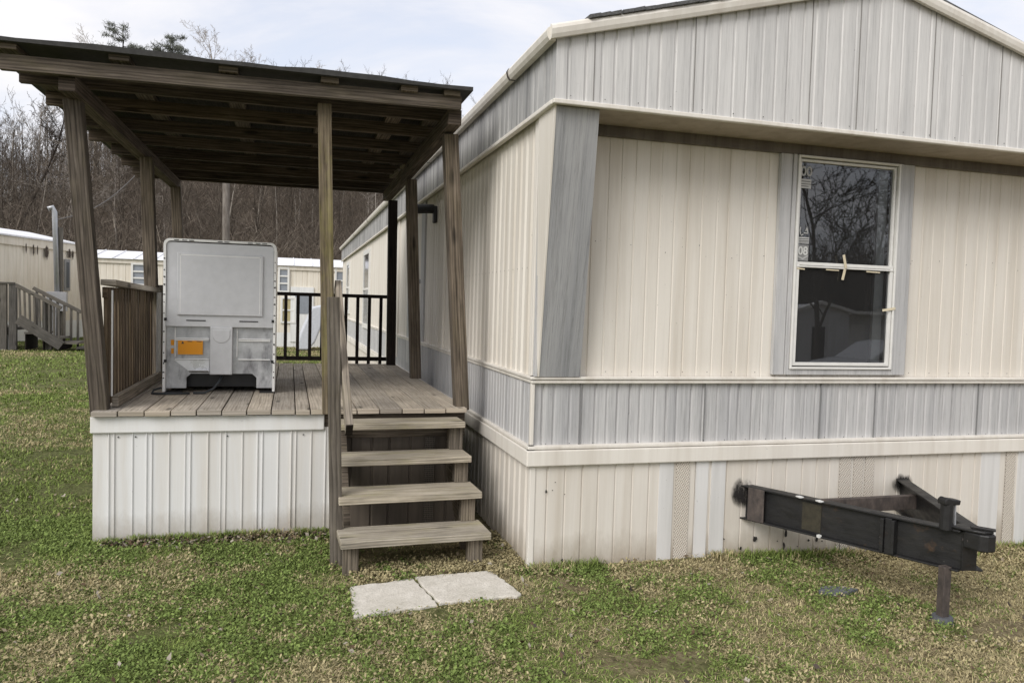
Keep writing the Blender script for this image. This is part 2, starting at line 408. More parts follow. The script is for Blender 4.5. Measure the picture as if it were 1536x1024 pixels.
def scatter(n,x0,x1,y0,y1,edge=240):
    x=rng.uniform(x0,x1,n);y=rng.uniform(y0,y1,n)
    u,v,d=project(x,y)
    k=(d>.8)&(u>-edge)&(u<1536+edge)&(v<1024+90)
    k&=~inside(x,y,1.41,5.7,4.36,22)&~inside(x,y,-1.16,1.3,5.34,9.25)&~inpoly(x,y,SU,.018)&~inside(x,y,1.2,1.41,4.8,22)
    k&=~(inside(x,y,.3,1.2,4.62,5.35)&(rng.random(n)<.85))
    so=vnoise(x*1.3+9,y*1.3,91,4)+.12*((y>5.12)&(x>-1.3)&(x<.3)&(y<5.36));k&=~((so>.70)&(rng.random(n)<.88))
    return x[k],y[k]
def blades(x,y,hh,ww,dry,lean=1.,clump=None):
    n=len(x);z=gz(x,y)-.004
    th=rng.uniform(0,2*np.pi,n);ln=rng.uniform(.15,1.,n)*lean
    h=hh*rng.uniform(.45,1.25,n);w=ww*rng.uniform(.6,1.3,n)
    dx,dy=np.cos(th),np.sin(th);sx,sy=-dy*w,dx*w
    B=np.stack([x,y,z],-1);S=np.stack([sx,sy,np.zeros(n)],-1)
    L=np.stack([dx*ln*h,dy*ln*h,h*np.sqrt(np.clip(1-.35*ln**2,.1,1))],-1)
    Mi=B+L*np.array([.35,.35,.6]);T=B+L*np.array([1,1,.92])
    V=np.stack([B-S,B+S,Mi+S*.85,Mi-S*.85,T+S*.15,T-S*.15],1).reshape(-1,3)
    i=np.arange(n)[:,None]*6;F=np.concatenate([i+np.array([0,1,2,3]),i+np.array([3,2,4,5])],1).reshape(-1,4)
    r=rng.random(n);isdry=(dry+rng.normal(0,.06,n))>.572
    g=np.stack([.15+.09*r,.205+.10*r,.05+.03*r],-1)*rng.uniform(.55,1.25,(n,1))
    s=np.stack([.38+.17*r,.32+.15*r,.17+.10*r],-1)*rng.uniform(.55,1.15,(n,1))
    c=np.where(isdry[:,None],s,g);c=np.repeat(c[:,None,:],6,1)
    c[:,:2]*=.85;return V,F,c.reshape(-1,3)
parts=[]
def addb(n,box,hh,ww,**k):
    x,y=scatter(n,*box);parts.append(blades(x,y,hh,ww,dryness(x,y),**k))
addb(760000,(-4,6.5,1.6,6.),.021,.0026,lean=2.8)
addb(50000,(-4,6.5,1.6,6.),.036,.0019,lean=2.2)
addb(380000,(-14,-1,4.5,14),.034,.0038,lean=2.)
addb(26000,(4.5,12,2.5,8),.05,.004,lean=1.3)
addb(60000,(5.7,14,3,26),.055,.009,lean=1.6)
addb(420000,(-26,4,12,42),.05,.0075,lean=1.8)
# taller unmown fringe along the skirtings
def fringe(n,p0,p1,sp,hh):
    t=rng.random(n);x=p0[0]+(p1[0]-p0[0])*t+rng.normal(0,sp,n);y=p0[1]+(p1[1]-p0[1])*t-np.abs(rng.normal(0,sp,n))
    k=vnoise(x*3,y*3,77,3)>.42
    x,y=x[k],y[k];k=~inside(x,y,1.41,5.7,4.36,22)&~inside(x,y,-1.16,1.3,5.34,9.25);x,y=x[k],y[k]
    parts.append(blades(x,y,hh,.0026,dryness(x,y)-.03,lean=1.))
fringe(3200,(-1.2,5.31),(.3,5.31),.035,.06);fringe(6000,(1.4,4.33),(5.6,4.33),.04,.065);fringe(1200,(-1.2,5.3),(-1.2,9),.03,.07)
V=[];F=[];Cc=[];off=0
for v,q,c in parts: V.append(v);F.append(q+off);Cc.append(c);off+=len(v)
g=npmesh('grass',np.concatenate(V),np.concatenate(F),GRASS,np.concatenate(Cc));g['kind']='stuff';g['label']='mown lawn grass, green on the left and straw coloured on the right';
# clover and small leaves
def leaves(x,y,size,zr,tilt=.5):
    n=len(x);z=gz(x,y)+rng.uniform(.006,zr,n);th=rng.uniform(0,2*np.pi,n);s=size*rng.uniform(.55,1.3,n)
    a=np.stack([np.cos(th),np.sin(th),rng.normal(0,tilt,n)],-1);b=np.stack([-np.sin(th),np.cos(th),rng.normal(0,tilt,n)],-1)
    P=np.stack([x,y,z],-1);V=np.stack([P-a*s[:,None],P-b*s[:,None]*.62,P+a*s[:,None],P+b*s[:,None]*.62],1).reshape(-1,3)
    F=np.arange(n*4).reshape(-1,4);return V,F
cx_,cy_=scatter(420000,-4,6.5,1.6,6.)
k=(vnoise(cx_*1.6,cy_*1.6,51,4)+.16*sst((1.2-cx_)/1.2)+.06)>.47;k&=((dryness(cx_,cy_)+rng.normal(0,.045,len(cx_))<.555)|(rng.random(len(cx_))<.3));cx_,cy_=cx_[k],cy_[k]
n1=9000;t=rng.random(n1);ex=1.35+t*4.2;ey=4.30-np.abs(rng.normal(0,.06,n1));e2=rng.random(5000);fx=.35+.85*e2;fy=4.42+rng.normal(0,.09,5000)
kk=~inpoly(fx,fy,SU,-.01);fx,fy=fx[kk],fy[kk]
kx=vnoise(ex*2.2,ey*2.2,61,3)>.5;ex,ey=ex[kx],ey[kx]
gx=rng.uniform(1.14,1.4,3000);gy=rng.uniform(4.25,5.1,3000)
cx_=np.concatenate([cx_,ex,fx,gx]);cy_=np.concatenate([cy_,ey,fy,gy])
V,F=leaves(cx_,cy_,.0078,.034)
r=rng.random(len(cx_));c=np.stack([.13+.075*r,.182+.085*r,.047+.03*r],-1)*rng.uniform(.62,1.25,(len(r),1));dr_=(dryness(cx_,cy_)+rng.normal(0,.035,len(cx_)))>.565;c=np.where(dr_[:,None],np.stack([.33+.16*r,.28+.14*r,.15+.09*r],-1)*rng.uniform(.6,1.05,(len(r),1)),c)
g=npmesh('clover',V,F,GRASS,np.repeat(c,4,0));g['kind']='stuff';g['label']='low clover and weed leaves in the lawn'
lx,ly=scatter(3600,-5,6.5,1.8,7);ax_=rng.uniform(-1.1,.3,1500);ay=5.31-np.abs(rng.normal(0,.07,1500));lx=np.concatenate([lx,ax_]);ly=np.concatenate([ly,ay])
V,F=leaves(lx,ly,.014,.035,.45);pal=np.array([(.22,.17,.11),(.28,.23,.16),(.12,.08,.05),(.36,.32,.26),(.07,.055,.045)]);c=pal[rng.integers(0,5,len(lx))]*rng.uniform(.7,1.1,(len(lx),1))
g=npmesh('fallen_leaves',V,F,GRASS,np.repeat(c,4,0));g['kind']='stuff';g['label']='dry fallen leaves scattered on the lawn'
# ------------------------------------------------------------------ mobile home
HX=1.397;HY=4.346;XR=5.58;YE=22.0
home=thing('mobile_home',(HX,HY,0),'cream ribbed mobile home with weathered grey bands, corner wing and one dark window','mobile home')
prf=ribs(20,[.075,.08,.088,.07,.085],.014,.005,3,.1)
prl=ribs(20,[.07,.075],.05,.009,5)
WX0,WX1,WZ0,WZ1=3.160,3.965,1.195,2.575
b=MB();fo=(HX,4.385,0)
for (u0,u1,z0,z1) in ((.0,WX0-HX,1.13,2.62),(WX0-HX,WX1-HX,1.13,WZ0),(WX0-HX,WX1-HX,WZ1,2.62),(WX1-HX,XR-HX,1.13,2.62)):
    corr(b,fo,(1,0,0),(0,-1,0),prf,u0,u1,z0,z1)
b.build('front_siding',S_CREAM,home)
b=MB();lo=(HX+.004,4.39,0)
DY0,DY1=8.5,9.2
for (u0,u1,z0,z1) in ((0,DY0-4.39,1.13,2.7),(DY0-4.39,DY1-4.39,2.55,2.7),(DY1-4.39,YE-4.39,1.13,2.7)):
    corr(b,lo,(0,1,0),(-1,0,0),prl,u0,u1,z0,z1,fl=True)
b.build('side_siding',S_CREAM,home)
b=MB();prr=ribs(20,[.07,.075],.05,.013,6)
corr(b,(XR,4.39,0),(0,1,0),(1,0,0),prr,0,YE-4.39,-.1,3.05);b.box(HX+.03,XR-.03,YE-.03,YE,-.1,3.05)
b.build('far_siding',S_CREAM,home)
# grey wainscot band
b=MB();pg=ribs(20,[.062,.05,.07,.055,.075],.021,.009,8,.15);pg2=ribs(20,[.04,.05,.045],.028,.01,9,.2)
corr(b,(HX,4.368,0),(1,0,0),(0,-1,0),pg,0,XR-HX,.70,1.12)
corr(b,(HX-.004,4.37,0),(0,1,0),(-1,0,0),pg2,0,YE-4.37,.70,1.12,fl=True)
b.build('grey_band',S_GREYB,home)
# seams
BSEAM=flat('grey band joint',(.2,.2,.2),.8)  # dark grey joint lines between the band panels
for x in (1.70,2.55,3.42,3.86,4.75):
    b=MB();b.box(x,x+.003,4.3555,4.366,.725,1.10);b.build('band_seam',BSEAM,home)
# trims
def trimrun(z0,z1,o,name,m,bev=.006,y1=YE):
    t=MB();t.box(HX-o,XR+.02,HY-o+.005,HY+.03,z0,z1)
    t.build(name,m,home,bev)
    t=MB();t.box(HX-o-.002,HX+.02,HY-o+.007,y1,z0,z1);t.build(name,m,home,bev)
trimrun(1.098,1.118,.012,'band_cap_trim',S_CTRIM,.004);trimrun(1.121,1.139,.02,'band_cap_trim',S_CTRIM,.004)
trimrun(.703,.724,.024,'skirt_cap_trim',S_CTRIM,.004)
trimrun(.604,.699,.034,'skirt_board',S_CTRIM,.006)
# skirting
prs=ribs(20,[.098,.105,.1,.092,.104],.013,.007,12,.05)
b=MB();bot=lambda u:-.07-.1*max(0,min(1,(u-.6)/2.8))
corr(b,(HX,HY,0),(1,0,0),(0,-1,0),prs,0,XR-HX,bot,.61)
corr(b,(HX,HY,0),(0,1,0),(-1,0,0),ribs(20,[.07,.08],.045,.009,14),0,YE-HY,-.1,.61,fl=True)
b.build('skirting',S_CSKIRT,home)
def px2x(px,Y=HY): # world x of a picture column on the facade, near z=.3
    d=Rm@np.array([(px-768)/f,(512-780)/f,-1.]);return d[0]*Y/d[1]
# corner cap strips
b=MB();b.box(HX-.006,HX+.03,HY-.006,HY+.03,-.07,.603);b.box(HX-.01,HX+.012,4.36-.012,4.38,.726,1.097);b.box(HX-.012,HX+.03,4.36,4.39,1.14,2.66);b.box(HX-.011,HX+.004,4.392,4.425,1.14,2.66)
b.build('corner_trim',S_CTRIM,home,.004)
for a,c in ((1011,1031),(1255,1272),(1276,1290),(1293,1306),(1503,1517)):
    t=MB();x0,x1=px2x(a),px2x(c);t.face([(x0,HY-.006,-.12),(x1,HY-.006,-.12),(x1,HY-.006,.602),(x0,HY-.006,.602)]);t.face([(x1,HY-.002,.602),(x1,HY-.002,-.12),(x0,HY-.002,-.12),(x0,HY-.002,.602)])
    t.build('skirt_vent',S_PERF,home)
for a,c in ((986,1007),(1041,1059),(1064,1085),(1466,1494),(1521,1536)):
    t=MB();x0,x1=px2x(a),px2x(c);t.box(x0,x1,HY-.005,HY+.004,-.1,.602,ax='z');t.build('skirt_patch',S_PALE,home)
# holes, scorch marks and nail heads
DHOLE=flat('dark holes',(.02,.018,.016),.9)
b=MB()
def blot(x,z,r,y=HY-.0115,sx=1.,n=9,seed=0):
    q=random.Random(seed+int(x*1000));P=[]
    for k in range(n):
        t_=2*math.pi*k/n;rr=r*q.uniform(.6,1.25);P.append((x+math.cos(t_)*rr*sx,y,z+math.sin(t_)*rr))
    b.face(P)
def facept(px,py,Y=HY-.0115):
    d=Rm@np.array([(px-768)/f,-(py-512)/f,-1.]);t_=Y/d[1];return d[0]*t_,H+d[2]*t_
for px,py,r,sx in ((819,737,.013,.6),(1111,837,.012,.8),(1111,822,.012,.7),(1132,808,.021,.8),(1110,822,.005,1),(1179,798,.034,.28),(1176,818,.024,.4),(1213,810,.010,.8),(1225,808,.024,.45),(1223,829,.04,.32),(1214,836,.026,1.),(1233,811,.006,1),(1166,811,.005,1),(1196,819,.005,1),(843,840,.014,.5),(1259,824,.06,.07),(1086,808,.006,1),(1177,838,.012,1),(829,735,.004,1),(833,723,.004,1),(847,741,.004,1),(1241,826,.008,1),(1205,838,.012,1)):
    x,z=facept(px,py);b=MB();blot(x,z,r,sx=sx);b.build('rust_hole',DHOLE,home)
b=MB()
for k in range(30):
    x=HX+.09+k*.152
    if x<XR: blot(x,1.09-.012+(k%2)*.0-.345+.0*k,.0035,4.3545)
for k in range(24): blot(HX+.12+k*.175,1.168,.0035,4.372)
for k in range(18): blot(HX+.14+k*.235,1.93+R_.uniform(-.04,.04),.0032,4.372)
for k in range(34):
    y=4.55+k*.105;b.face([(HX+.002,y-.003,1.787),(HX+.002,y-.003,1.794),(HX+.002,y+.003,1.794),(HX+.002,y+.003,1.787)][::-1])
for k in range(20): blot(HX+.05+k*.2,2.70,.0035,3.9925)
o=b.build('nail_head',DHOLE,home);o['kind']='stuff'
SCORCH=mat('soot stain',None,.95)
def soot(t,bs):
    uv=C(t,'UV')
    g=t.n('ShaderNodeTexGradient',{'Vector':t.mp(uv,(2,2,1),(-1,-1,0))},gradient_type='SPHERICAL').outputs['Fac']
    a=t.math('MULTIPLY',g,t.ramp(t.noise(t.mp(C(t),(16,16,7)),1,5,.75),[(.35,.25),(.65,2.6)]))
    t.l(t.math('MINIMUM',t.math('MULTIPLY',t.ramp(a,[(.12,0.),(.75,1.)]),.97),.97),bs.inputs['Alpha']);return (.012,.01,.009)
SCORCH=mat('soot stain',soot,.95)
t=MB()
for x,z,w,h in ((2.84,.405,.19,.16),(4.10,.42,.2,.09)):
    t=MB();t.face([(x-w/2,HY-.013,z-h/2-.05),(x+w/2,HY-.013,z-h/2-.05),(x+w/2,HY-.013,z+h/2+.02),(x-w/2,HY-.013,z+h/2+.02)],[(0,0),(1,0),(1,1),(0,1)]);t.build('soot_stain',SCORCH,home)
# upper overhang: gable panel
GY=4.0;GX0=1.36;PK=3.48;EZ=3.0;PZ=3.56
rakez=lambda x:EZ+(PZ-EZ)*(1-abs(x-PK)/(PK-GX0))
b=MB();pgg=ribs(20,[.062,.085,.072,.058,.08,.066],.02,.0065,17,.15)
corr(b,(GX0,GY,0),(1,0,0),(0,-1,0),pgg,0,2*(PK-GX0),2.675,lambda u:rakez(GX0+u)+.01)
b.build('gable_panel',S_GREY,home)
SEAM=flat('gable seam',(.22,.21,.2),.8)
for x in (1.58,2.19,2.96,3.30,3.86,4.4):
    b=MB();b.box(x-.002,x+.002,GY-.004,GY+.004,2.69,rakez(x));b.build('gable_seam',SEAM,home)
b=MB();corr(b,(GX0,GY,0),(0,1,0),(-1,0,0),ribs(20,[.06,.08,.1],.03,.008,19,.2),0,YE-GY,2.675,3.01,fl=True)
b.box(GX0+.01,GX0+.02,GY+.01,YE,2.675,3.0)
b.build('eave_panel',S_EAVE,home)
b=MB();corr(b,(2*PK-GX0,GY,0),(0,1,0),(1,0,0),ribs(20,[.06,.08,.1],.03,.008,29,.2),0,YE-GY,2.675,3.01);b.build('eave_panel',S_GREY,home)
b=MB();b.box(GX0-.012,2*PK-GX0+.012,GY-.014,GY+.02,2.652,2.678);b.build('gable_foot_trim',S_CTRIM,home,.005)
b=MB();b.box(GX0-.016,GX0+.02,GY+.021,YE,2.652,2.678);b.build('eave_foot_trim',S_CTRIM,home,.005)
b=MB();b.box(GX0+.02,2*PK-GX0,GY+.021,4.43,2.655,2.665);b.build('soffit',S_SOFF,home)
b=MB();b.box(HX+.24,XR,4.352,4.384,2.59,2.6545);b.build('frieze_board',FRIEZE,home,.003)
# flared corner wing
b=MB()
A=[(1.418,4.325,1.14),(1.683,4.325,1.14),(1.635,4.035,2.652),(1.375,4.035,2.652)]
B=[(1.418,4.38,1.14),(1.683,4.38,1.14),(1.635,4.38,2.652),(1.375,4.38,2.652)]
b.face(A,[(0,0),(.265,0),(.26,1.5),(0,1.5)])
b.face([A[1],B[1],B[2],A[2]])
b.build('corner_wing',S_WING,home)
b=MB();o=.003
b.face([(1.41,4.345,1.14),(1.414,4.322,1.14),(1.371,4.032,2.652),(1.372,4.32,2.652)])
b.face([(1.414,4.322,1.14),(1.424,4.322,1.14),(1.381,4.032,2.652),(1.371,4.032,2.652)])
b.build('corner_wing_side',S_CREAM,home)
b=MB();b.box(1.395,1.41,4.322,4.359,1.142,2.652);b.build('wing_inner_strip',S_GREYB,home)
# roof, rake trims and gutter
b=MB();RO=.05
for s in (-1,1):
    xe=PK+s*(PK-GX0-.03);ze=rakez(GX0)+.055
    b.prism([(xe,GY-.0,ze),(PK,GY-.0,PZ+.085),(PK,GY-.0,PZ+.115),(xe,GY-.0,ze+.03)],(0,YE-GY+.05,0))
b.build('shingle_roof',SHING,home)
b=MB()
for k in range(30):
    x=GX0+.16+k*.065; z=rakez(x)+.072
    b.bar((x,GY+.0+R_.uniform(-.006,.006),z),(x+.064,GY+.0+R_.uniform(-.006,.006),z+.017+R_.uniform(0,.004)),.12,.018,(0,1,0))
b.build('shingle_edge',SHING,home)
pr=[(0,-.008),(.022,-.008),(.03,.012),(.034,.04),(.028,.058),(.014,.07),(0,.074)] # rounded section
def rake(x0,z0,x1,z1,name):
    t=MB();d=Vector((x1-x0,0,z1-z0))
    t.prism([(x0,GY-.018-a,z0+h) for a,h in pr],d);return t.build(name,S_CTRIM,home,smooth=False)
rake(GX0-.045,rakez(GX0)-.012,PK,PZ,'rake_trim');rake(PK,PZ,2*PK-GX0+.045,rakez(GX0)-.012,'rake_trim')
t=MB();t.prism([(GX0-.012-a*1.6,GY-.018,2.985+h) for a,h in pr],(0,YE-GY+.02,0));t.build('eave_gutter',S_CTRIM,home)
for y in (4.75,7.8,10.9,14,17.1):
    t=MB();t.prism([(GX0-.012-a*1.75-.002*0,y,2.984+h*1.02) for a,h in pr],(0,.02,0));t.build('gutter_joint',RST,home)
# left wall door, casings and narrow windows
b=MB();b.box(HX-.012,HX+.02,DY0-.22,DY0,.83,2.655);b.build('door_casing',S_GREYB,home)
b=MB();b.box(HX-.012,HX+.02,DY1,DY1+.28,.83,2.655);b.build('door_casing',S_GREYB,home)
b=MB();b.box(HX+.0,HX+.03,DY0,DY1,.83,2.55,ax='z');d=b.build('door',S_CTRIM,home)
b=MB();b.tube([(HX-.05,DY0+.08,1.8),(HX,DY0+.08,1.8)],.025);b.build('door_knob',GALV,d)
for ya,yb,za in ((10.32,10.40,.83),(11.45,11.55,.7),(7.15,7.18,1.14)):
    b=MB();b.box(HX-.018,HX+.01,ya,yb,za,2.655);b.build('wall_seam_strip',S_CTRIM,home,.003)
for y0,y1,z0,z1 in ((14.3,15.3,1.15,2.45),(19.2,20.0,1.35,2.45)):
    b=MB();b.box(HX-.03,HX+.01,y0-.09,y0,z0-.09,z1+.09);b.box(HX-.03,HX+.01,y1,y1+.09,z0-.09,z1+.09);b.box(HX-.03,HX+.01,y0,y1,z1,z1+.09);b.box(HX-.03,HX+.01,y0,y1,z0-.09,z0);b.box(HX-.035,HX+.01,y0,y1,(z0+z1)/2-.02,(z0+z1)/2+.02)
    w=b.build('window',WFRAME,home)
    b=MB();b.box(HX-.015,HX-.01,y0,y1,z0,z1);b.build('pane',flat('dark pane',(.03,.035,.04),.08),w)
# front window
def ring(mb,x0,x1,z0,z1,wd,y0,y1,wb=None):
    wb=wd if wb is None else wb
    mb.box(x0,x0+wd,y0,y1,z0,z1,ax='z');mb.box(x1-wd,x1,y0,y1,z0,z1,ax='z');mb.box(x0+wd,x1-wd,y0,y1,z1-wd,z1);mb.box(x0+wd,x1-wd,y0,y1,z0,z0+wb)
b=MB();b.box(3.035,3.118,4.350,4.383,1.155,2.589);b.box(3.122,3.150,4.343,4.383,1.155,2.589);w=b.build('window',S_GREYB,home,.003)
b=MB();b.box(3.985,4.088,4.350,4.383,1.155,2.589);b.box(3.965,3.983,4.343,4.383,1.155,2.589);b.build('window_casing',S_GREYB,w,.003)
b=MB();b.box(3.151,3.964,4.346,4.383,1.155,1.192);b.build('window_sill',S_GREYB,w,.003)
b=MB();ring(b,3.155,3.962,1.193,2.586,.015,4.334,4.40);b.build('window_frame',WFRAME,w,.003)
b=MB();ring(b,3.174,3.940,1.875,2.564,.016,4.352,4.385);b.build('upper_sash',WFRAME,w,.002)
b=MB();ring(b,3.174,3.940,1.216,1.897,.022,4.340,4.366);b.box(3.174,3.940,4.336,4.352,1.862,1.872);b.build('lower_sash',WFRAME,w,.002)
b=MB();b.face([(3.19,4.37,1.89),(3.925,4.37,1.89),(3.925,4.37,2.55),(3.19,4.37,2.55)]);b.build('upper_pane',GLASS,w)
b=MB();b.face([(3.195,4.356,1.235),(3.92,4.356,1.235),(3.92,4.356,1.865),(3.195,4.356,1.865)]);b.build('lower_pane',GLASS,w)
b=MB()
b.box(3.0,4.2,5.3,5.32,1.0,2.7);b.box(2.98,3.0,4.40,5.3,1.0,2.7,ax='z');b.box(4.2,4.22,4.40,5.3,1.0,2.7,ax='z');b.box(3.0,4.2,4.4,5.3,2.7,2.72);b.box(3.0,4.2,4.4,5.3,.98,1.0)
b.build('dark_room',flat('unlit room walls',(.03,.03,.03),.9),w)
b=MB()
for k in range(1): b.box(3.852,3.925,4.41,4.43,1.22,2.57,ax='z')
for k in range(0): b.box(3.85+k*.0105,3.853+k*.0105,4.40+.008*(k%2),4.43,1.22,2.57)
b.build('curtain_edge',CURT,w)
# tape and stickers
for (p,q,ww) in (((3.528,4.3315,1.955),(3.55,4.3315,1.868),.018),((3.543,4.3315,1.862),(3.532,4.338,1.79),.018),((3.86,4.3315,1.596),(3.965,4.3315,1.612),.016),((3.175,4.338,1.853),(3.235,4.338,1.849),.008),((3.40,4.338,1.853),(3.5,4.338,1.851),.007),((3.72,4.338,1.853),(3.83,4.338,1.85),.008)):
    b=MB();b.bar(p,q,.003,ww,(0,1,0));b.build('masking_tape',TAPE,w)
def text(s,name,x,z,size,mtl,parent,y,sx=1.,ext=.0006):
    cu=bpy.data.curves.new(name,'FONT');cu.body=s;cu.size=size;cu.extrude=ext;cu.align_x='CENTER';cu.align_y='CENTER';cu.offset=size*.02
    o=bpy.data.objects.new('tmp',cu);COL.objects.link(o);dg=bpy.context.evaluated_depsgraph_get();me=bpy.data.meshes.new_from_object(o.evaluated_get(dg))
    bpy.data.objects.remove(o);ob=bpy.data.objects.new(name,me);COL.objects.link(ob);me.materials.clear();me.materials.append(mtl)
    ob.parent=parent;ob.rotation_euler=(math.pi/2,0,0);ob.scale=(sx,1,1);ob.location=Vector((x,y,z))-worg(parent);return ob
b=MB();b.box(3.196,3.275,4.366,4.368,2.408,2.438);s0=b.build('sticker',STICK,w);b=MB();b.box(3.196,3.275,4.366,4.368,2.378,2.404);s1=b.build('sticker',STICK,w)
b=MB();b.box(3.2,3.268,4.3645,4.3655,2.421,2.425);b.build('sticker_print',INK,s0)
b=MB();b.box(3.2,3.255,4.3645,4.3655,2.389,2.393);b.build('sticker_print',INK,s1)
text('00','sticker_number',3.236,2.485,.088,LTXT,w,4.366)
b=MB();b.box(3.192,3.278,4.366,4.368,1.905,2.01);s2=b.build('sticker',flat('mid grey sticker',(.22,.22,.215),.6,0,.25),w)
b=MB();b.prism([(3.196,4.3655,1.93),(3.235,4.3655,1.913),(3.274,4.3655,1.935),(3.274,4.3655,1.945),(3.235,4.3655,1.923),(3.196,4.3655,1.94)],(0,-.0008,0));b.build('sticker_print',LTXT,s2)
text('08','sticker_number',3.235,1.968,.075,flat('pale digits',(.6,.6,.58),.6),s2,4.3645)
b=MB();b.box(3.20,3.278,4.366,4.368,2.018,2.06);s3=b.build('sticker',STICK,w)
for z in (2.026,2.037,2.049):
    b=MB();b.bar((3.202,4.365,z-.002),(3.274,4.365,z+.002),.001,.004,(0,1,0));b.build('sticker_print',INK,s3)
for i_,(p,q) in enumerate((((3.210,2.125),(3.206,2.10)),((3.206,2.10),(3.212,2.078)),((3.214,2.070),(3.232,2.078)),((3.250,2.10),(3.262,2.128)),((3.262,2.128),(3.266,2.085)),((3.236,2.088),(3.268,2.086)))):
    b=MB();b.bar((p[0],4.366,p[1]),(q[0],4.366,q[1]),.002,.007,(0,1,0));b.build('sticker_remnant',LTXT,w)
# wall lamp on the side wall
lamp=thing('wall_lamp',(HX,7.68,2.45),'small black wall lamp on the side wall of the cream home under the porch roof','wall lamp')
b=MB();b.box(HX-.035,HX,7.64,7.72,2.36,2.53);b.build('back_plate',BLACK,lamp,.01)
b=MB();b.tube([(HX-.03,7.68,2.50),(HX-.30,7.66,2.485)],[.045,.05],12);b.build('lamp_head',BLACK,lamp)
b=MB();b.tube([(HX-.295,7.66,2.485),(HX-.306,7.66,2.484)],.034,12);b.build('lens',GLASSY,lamp)
# ------------------------------------------------------------------ trailer tongue
hitch=thing('trailer_tongue',(3.4,3.2,-.06),'black steel A-frame trailer tongue sticking out of the cream skirting','trailer hitch')
def ibeam(p0,p1,z0a,z1a,z0b,z1b,name,fw=.075):
    p0=Vector((*p0,0));p1=Vector((*p1,0));t=MB();d=(p1-p0).normalized();s=Vector((-d.y,d.x,0))
    def bx(wd,za0,za1,zb0,zb1,off=0):
        c=[];
        for p,a,e in ((p0,za0,za1),(p1,zb0,zb1)):
            c+=[p+s*(off-wd/2)+Vector((0,0,a)),p+s*(off+wd/2)+Vector((0,0,a)),p+s*(off+wd/2)+Vector((0,0,e)),p+s*(off-wd/2)+Vector((0,0,e))]
        t.hexa(c)
    bx(.010,z0a,z1a,z0b,z1b);bx(fw,z1a,z1a+.01,z1b,z1b+.01);bx(fw,z0a-.01,z0a,z0b-.01,z0b)
    return t.build(name,STEEL,hitch,.002)
ZA0,ZA1,ZB0,ZB1=.225,.425,.235,.435
LB0,LB1=(2.855,4.40),(3.425,3.19);RB0,RB1=(4.13,4.40),(3.50,3.17)
bl=ibeam(LB0,LB1,ZA0,ZA1,ZB0,ZB1,'beam');ibeam(RB0,RB1,ZA0,ZA1,ZB0,ZB1,'beam')
def along(t_): return Vector((LB0[0]+(LB1[0]-LB0[0])*t_,LB0[1]+(LB1[1]-LB0[1])*t_,0))
dd=(along(1)-along(0)).normalized();ss=Vector((dd.y,-dd.x,0)) # toward viewer-left
if ss.x>0: ss=-ss
def plate(t0,t1,z0,z1,off,m,name,th=.006,bev=.002):
    a,c=along(t0)+ss*off,along(t1)+ss*off;t=MB();t.bar((a.x,a.y,(z0+z1)/2),(c.x,c.y,(z0+z1)/2),th,z1-z0,tuple(ss),0);return t.build(name,m,hitch,bev)
plate(.07,.155,.222,.432,.04,RST,'end_plate',.008)
plate(.335,.425,.24,.41,.0075,YST,'stained_patch',.003,0)
plate(.70,.714,.237,.425,.035,STEEL,'stiffener',.05);plate(.745,.758,.237,.425,.035,STEEL,'stiffener',.05);plate(.716,.743,.23,.43,.041,STEEL,'clamp_plate',.01)
b=MB()
for t_ in (.33,.425): p=along(t_)+ss*.03; b.box(p.x-.018,p.x+.012,p.y-.02,p.y+.02,.437,.443)
p=along(.43)+ss*.036;b.box(p.x-.01,p.x+.01,p.y-.01,p.y+.01,.222,.238)
b.build('paint_chip',flat('white paint drip',(.7,.7,.68),.6),hitch)
b=MB();b.box(3.12,3.95,4.03,4.07,.31,.40);b.build('cross_member',RST,hitch,.003)
# coupler
b=MB();b.prism([(3.36,3.24,.452),(3.50,3.24,.452),(3.51,3.11,.452),(3.50,3.07,.452),(3.44,3.07,.452),(3.41,3.11,.452)],(0,0,.013));b.build('coupler_plate',STEEL,hitch,.004)
b=MB();b.prism([(3.405,3.17,.45),(3.515,3.17,.45),(3.515,3.08,.45),(3.50,3.055,.45),(3.45,3.055,.45),(3.42,3.08,.45)],(0,0,-.09));b.build('coupler',STEEL,hitch,.008)
b=MB();b.bar((3.43,3.15,.475),(3.505,3.065,.472),.028,.012,(1,0,0));b.build('coupler_latch',STEEL,hitch,.003)
for bx_,by_ in ((3.425,3.15),(3.44,3.12),(3.425,3.18)):
    b=MB();b.tube([(bx_,by_,.40),(bx_-.012,by_-.012,.40)],.009,6);b.build('bolt',RST,hitch)
b=MB();b.box(3.41,3.50,3.168,3.18,.232,.45);b.build('nose_plate',STEEL,hitch,.002)
# jack
JX,JY=3.345,3.205
JX=3.368;JY=3.235
b=MB();b.tube([(JX-.01,JY,.44),(JX-.01,JY,.58)],[.033,.03],14);b.build('jack_tube',STEEL,hitch)
b=MB();b.prism([(JX-.048,JY-.028,.575),(JX+.05,JY-.028,.57),(JX+.055,JY-.028,.596),(JX+.0,JY-.028,.603),(JX-.03,JY-.028,.612),(JX-.048,JY-.028,.6)],(0,.056,0));b.build('jack_head',STEEL,hitch,.005)
b=MB();b.bar((JX+.038,JY,.575),(JX+.045,JY,.45),.016,.01,(0,1,0));b.bar((JX+.026,JY-.02,.575),(JX+.028,JY-.02,.45),.006,.006,(0,1,0));b.build('jack_handle',GALV,hitch)
b=MB();b.box(JX-.023,JX+.023,JY-.023,JY+.023,-.08,.24,ax='z');b.build('jack_leg',RST,hitch,.004)
b=MB();b.tube([(JX,JY,-.08),(JX,JY,-.028)],[.064,.05],14);b.build('jack_foot',flat('grey blue foot pad',(.085,.09,.1),.7),hitch)
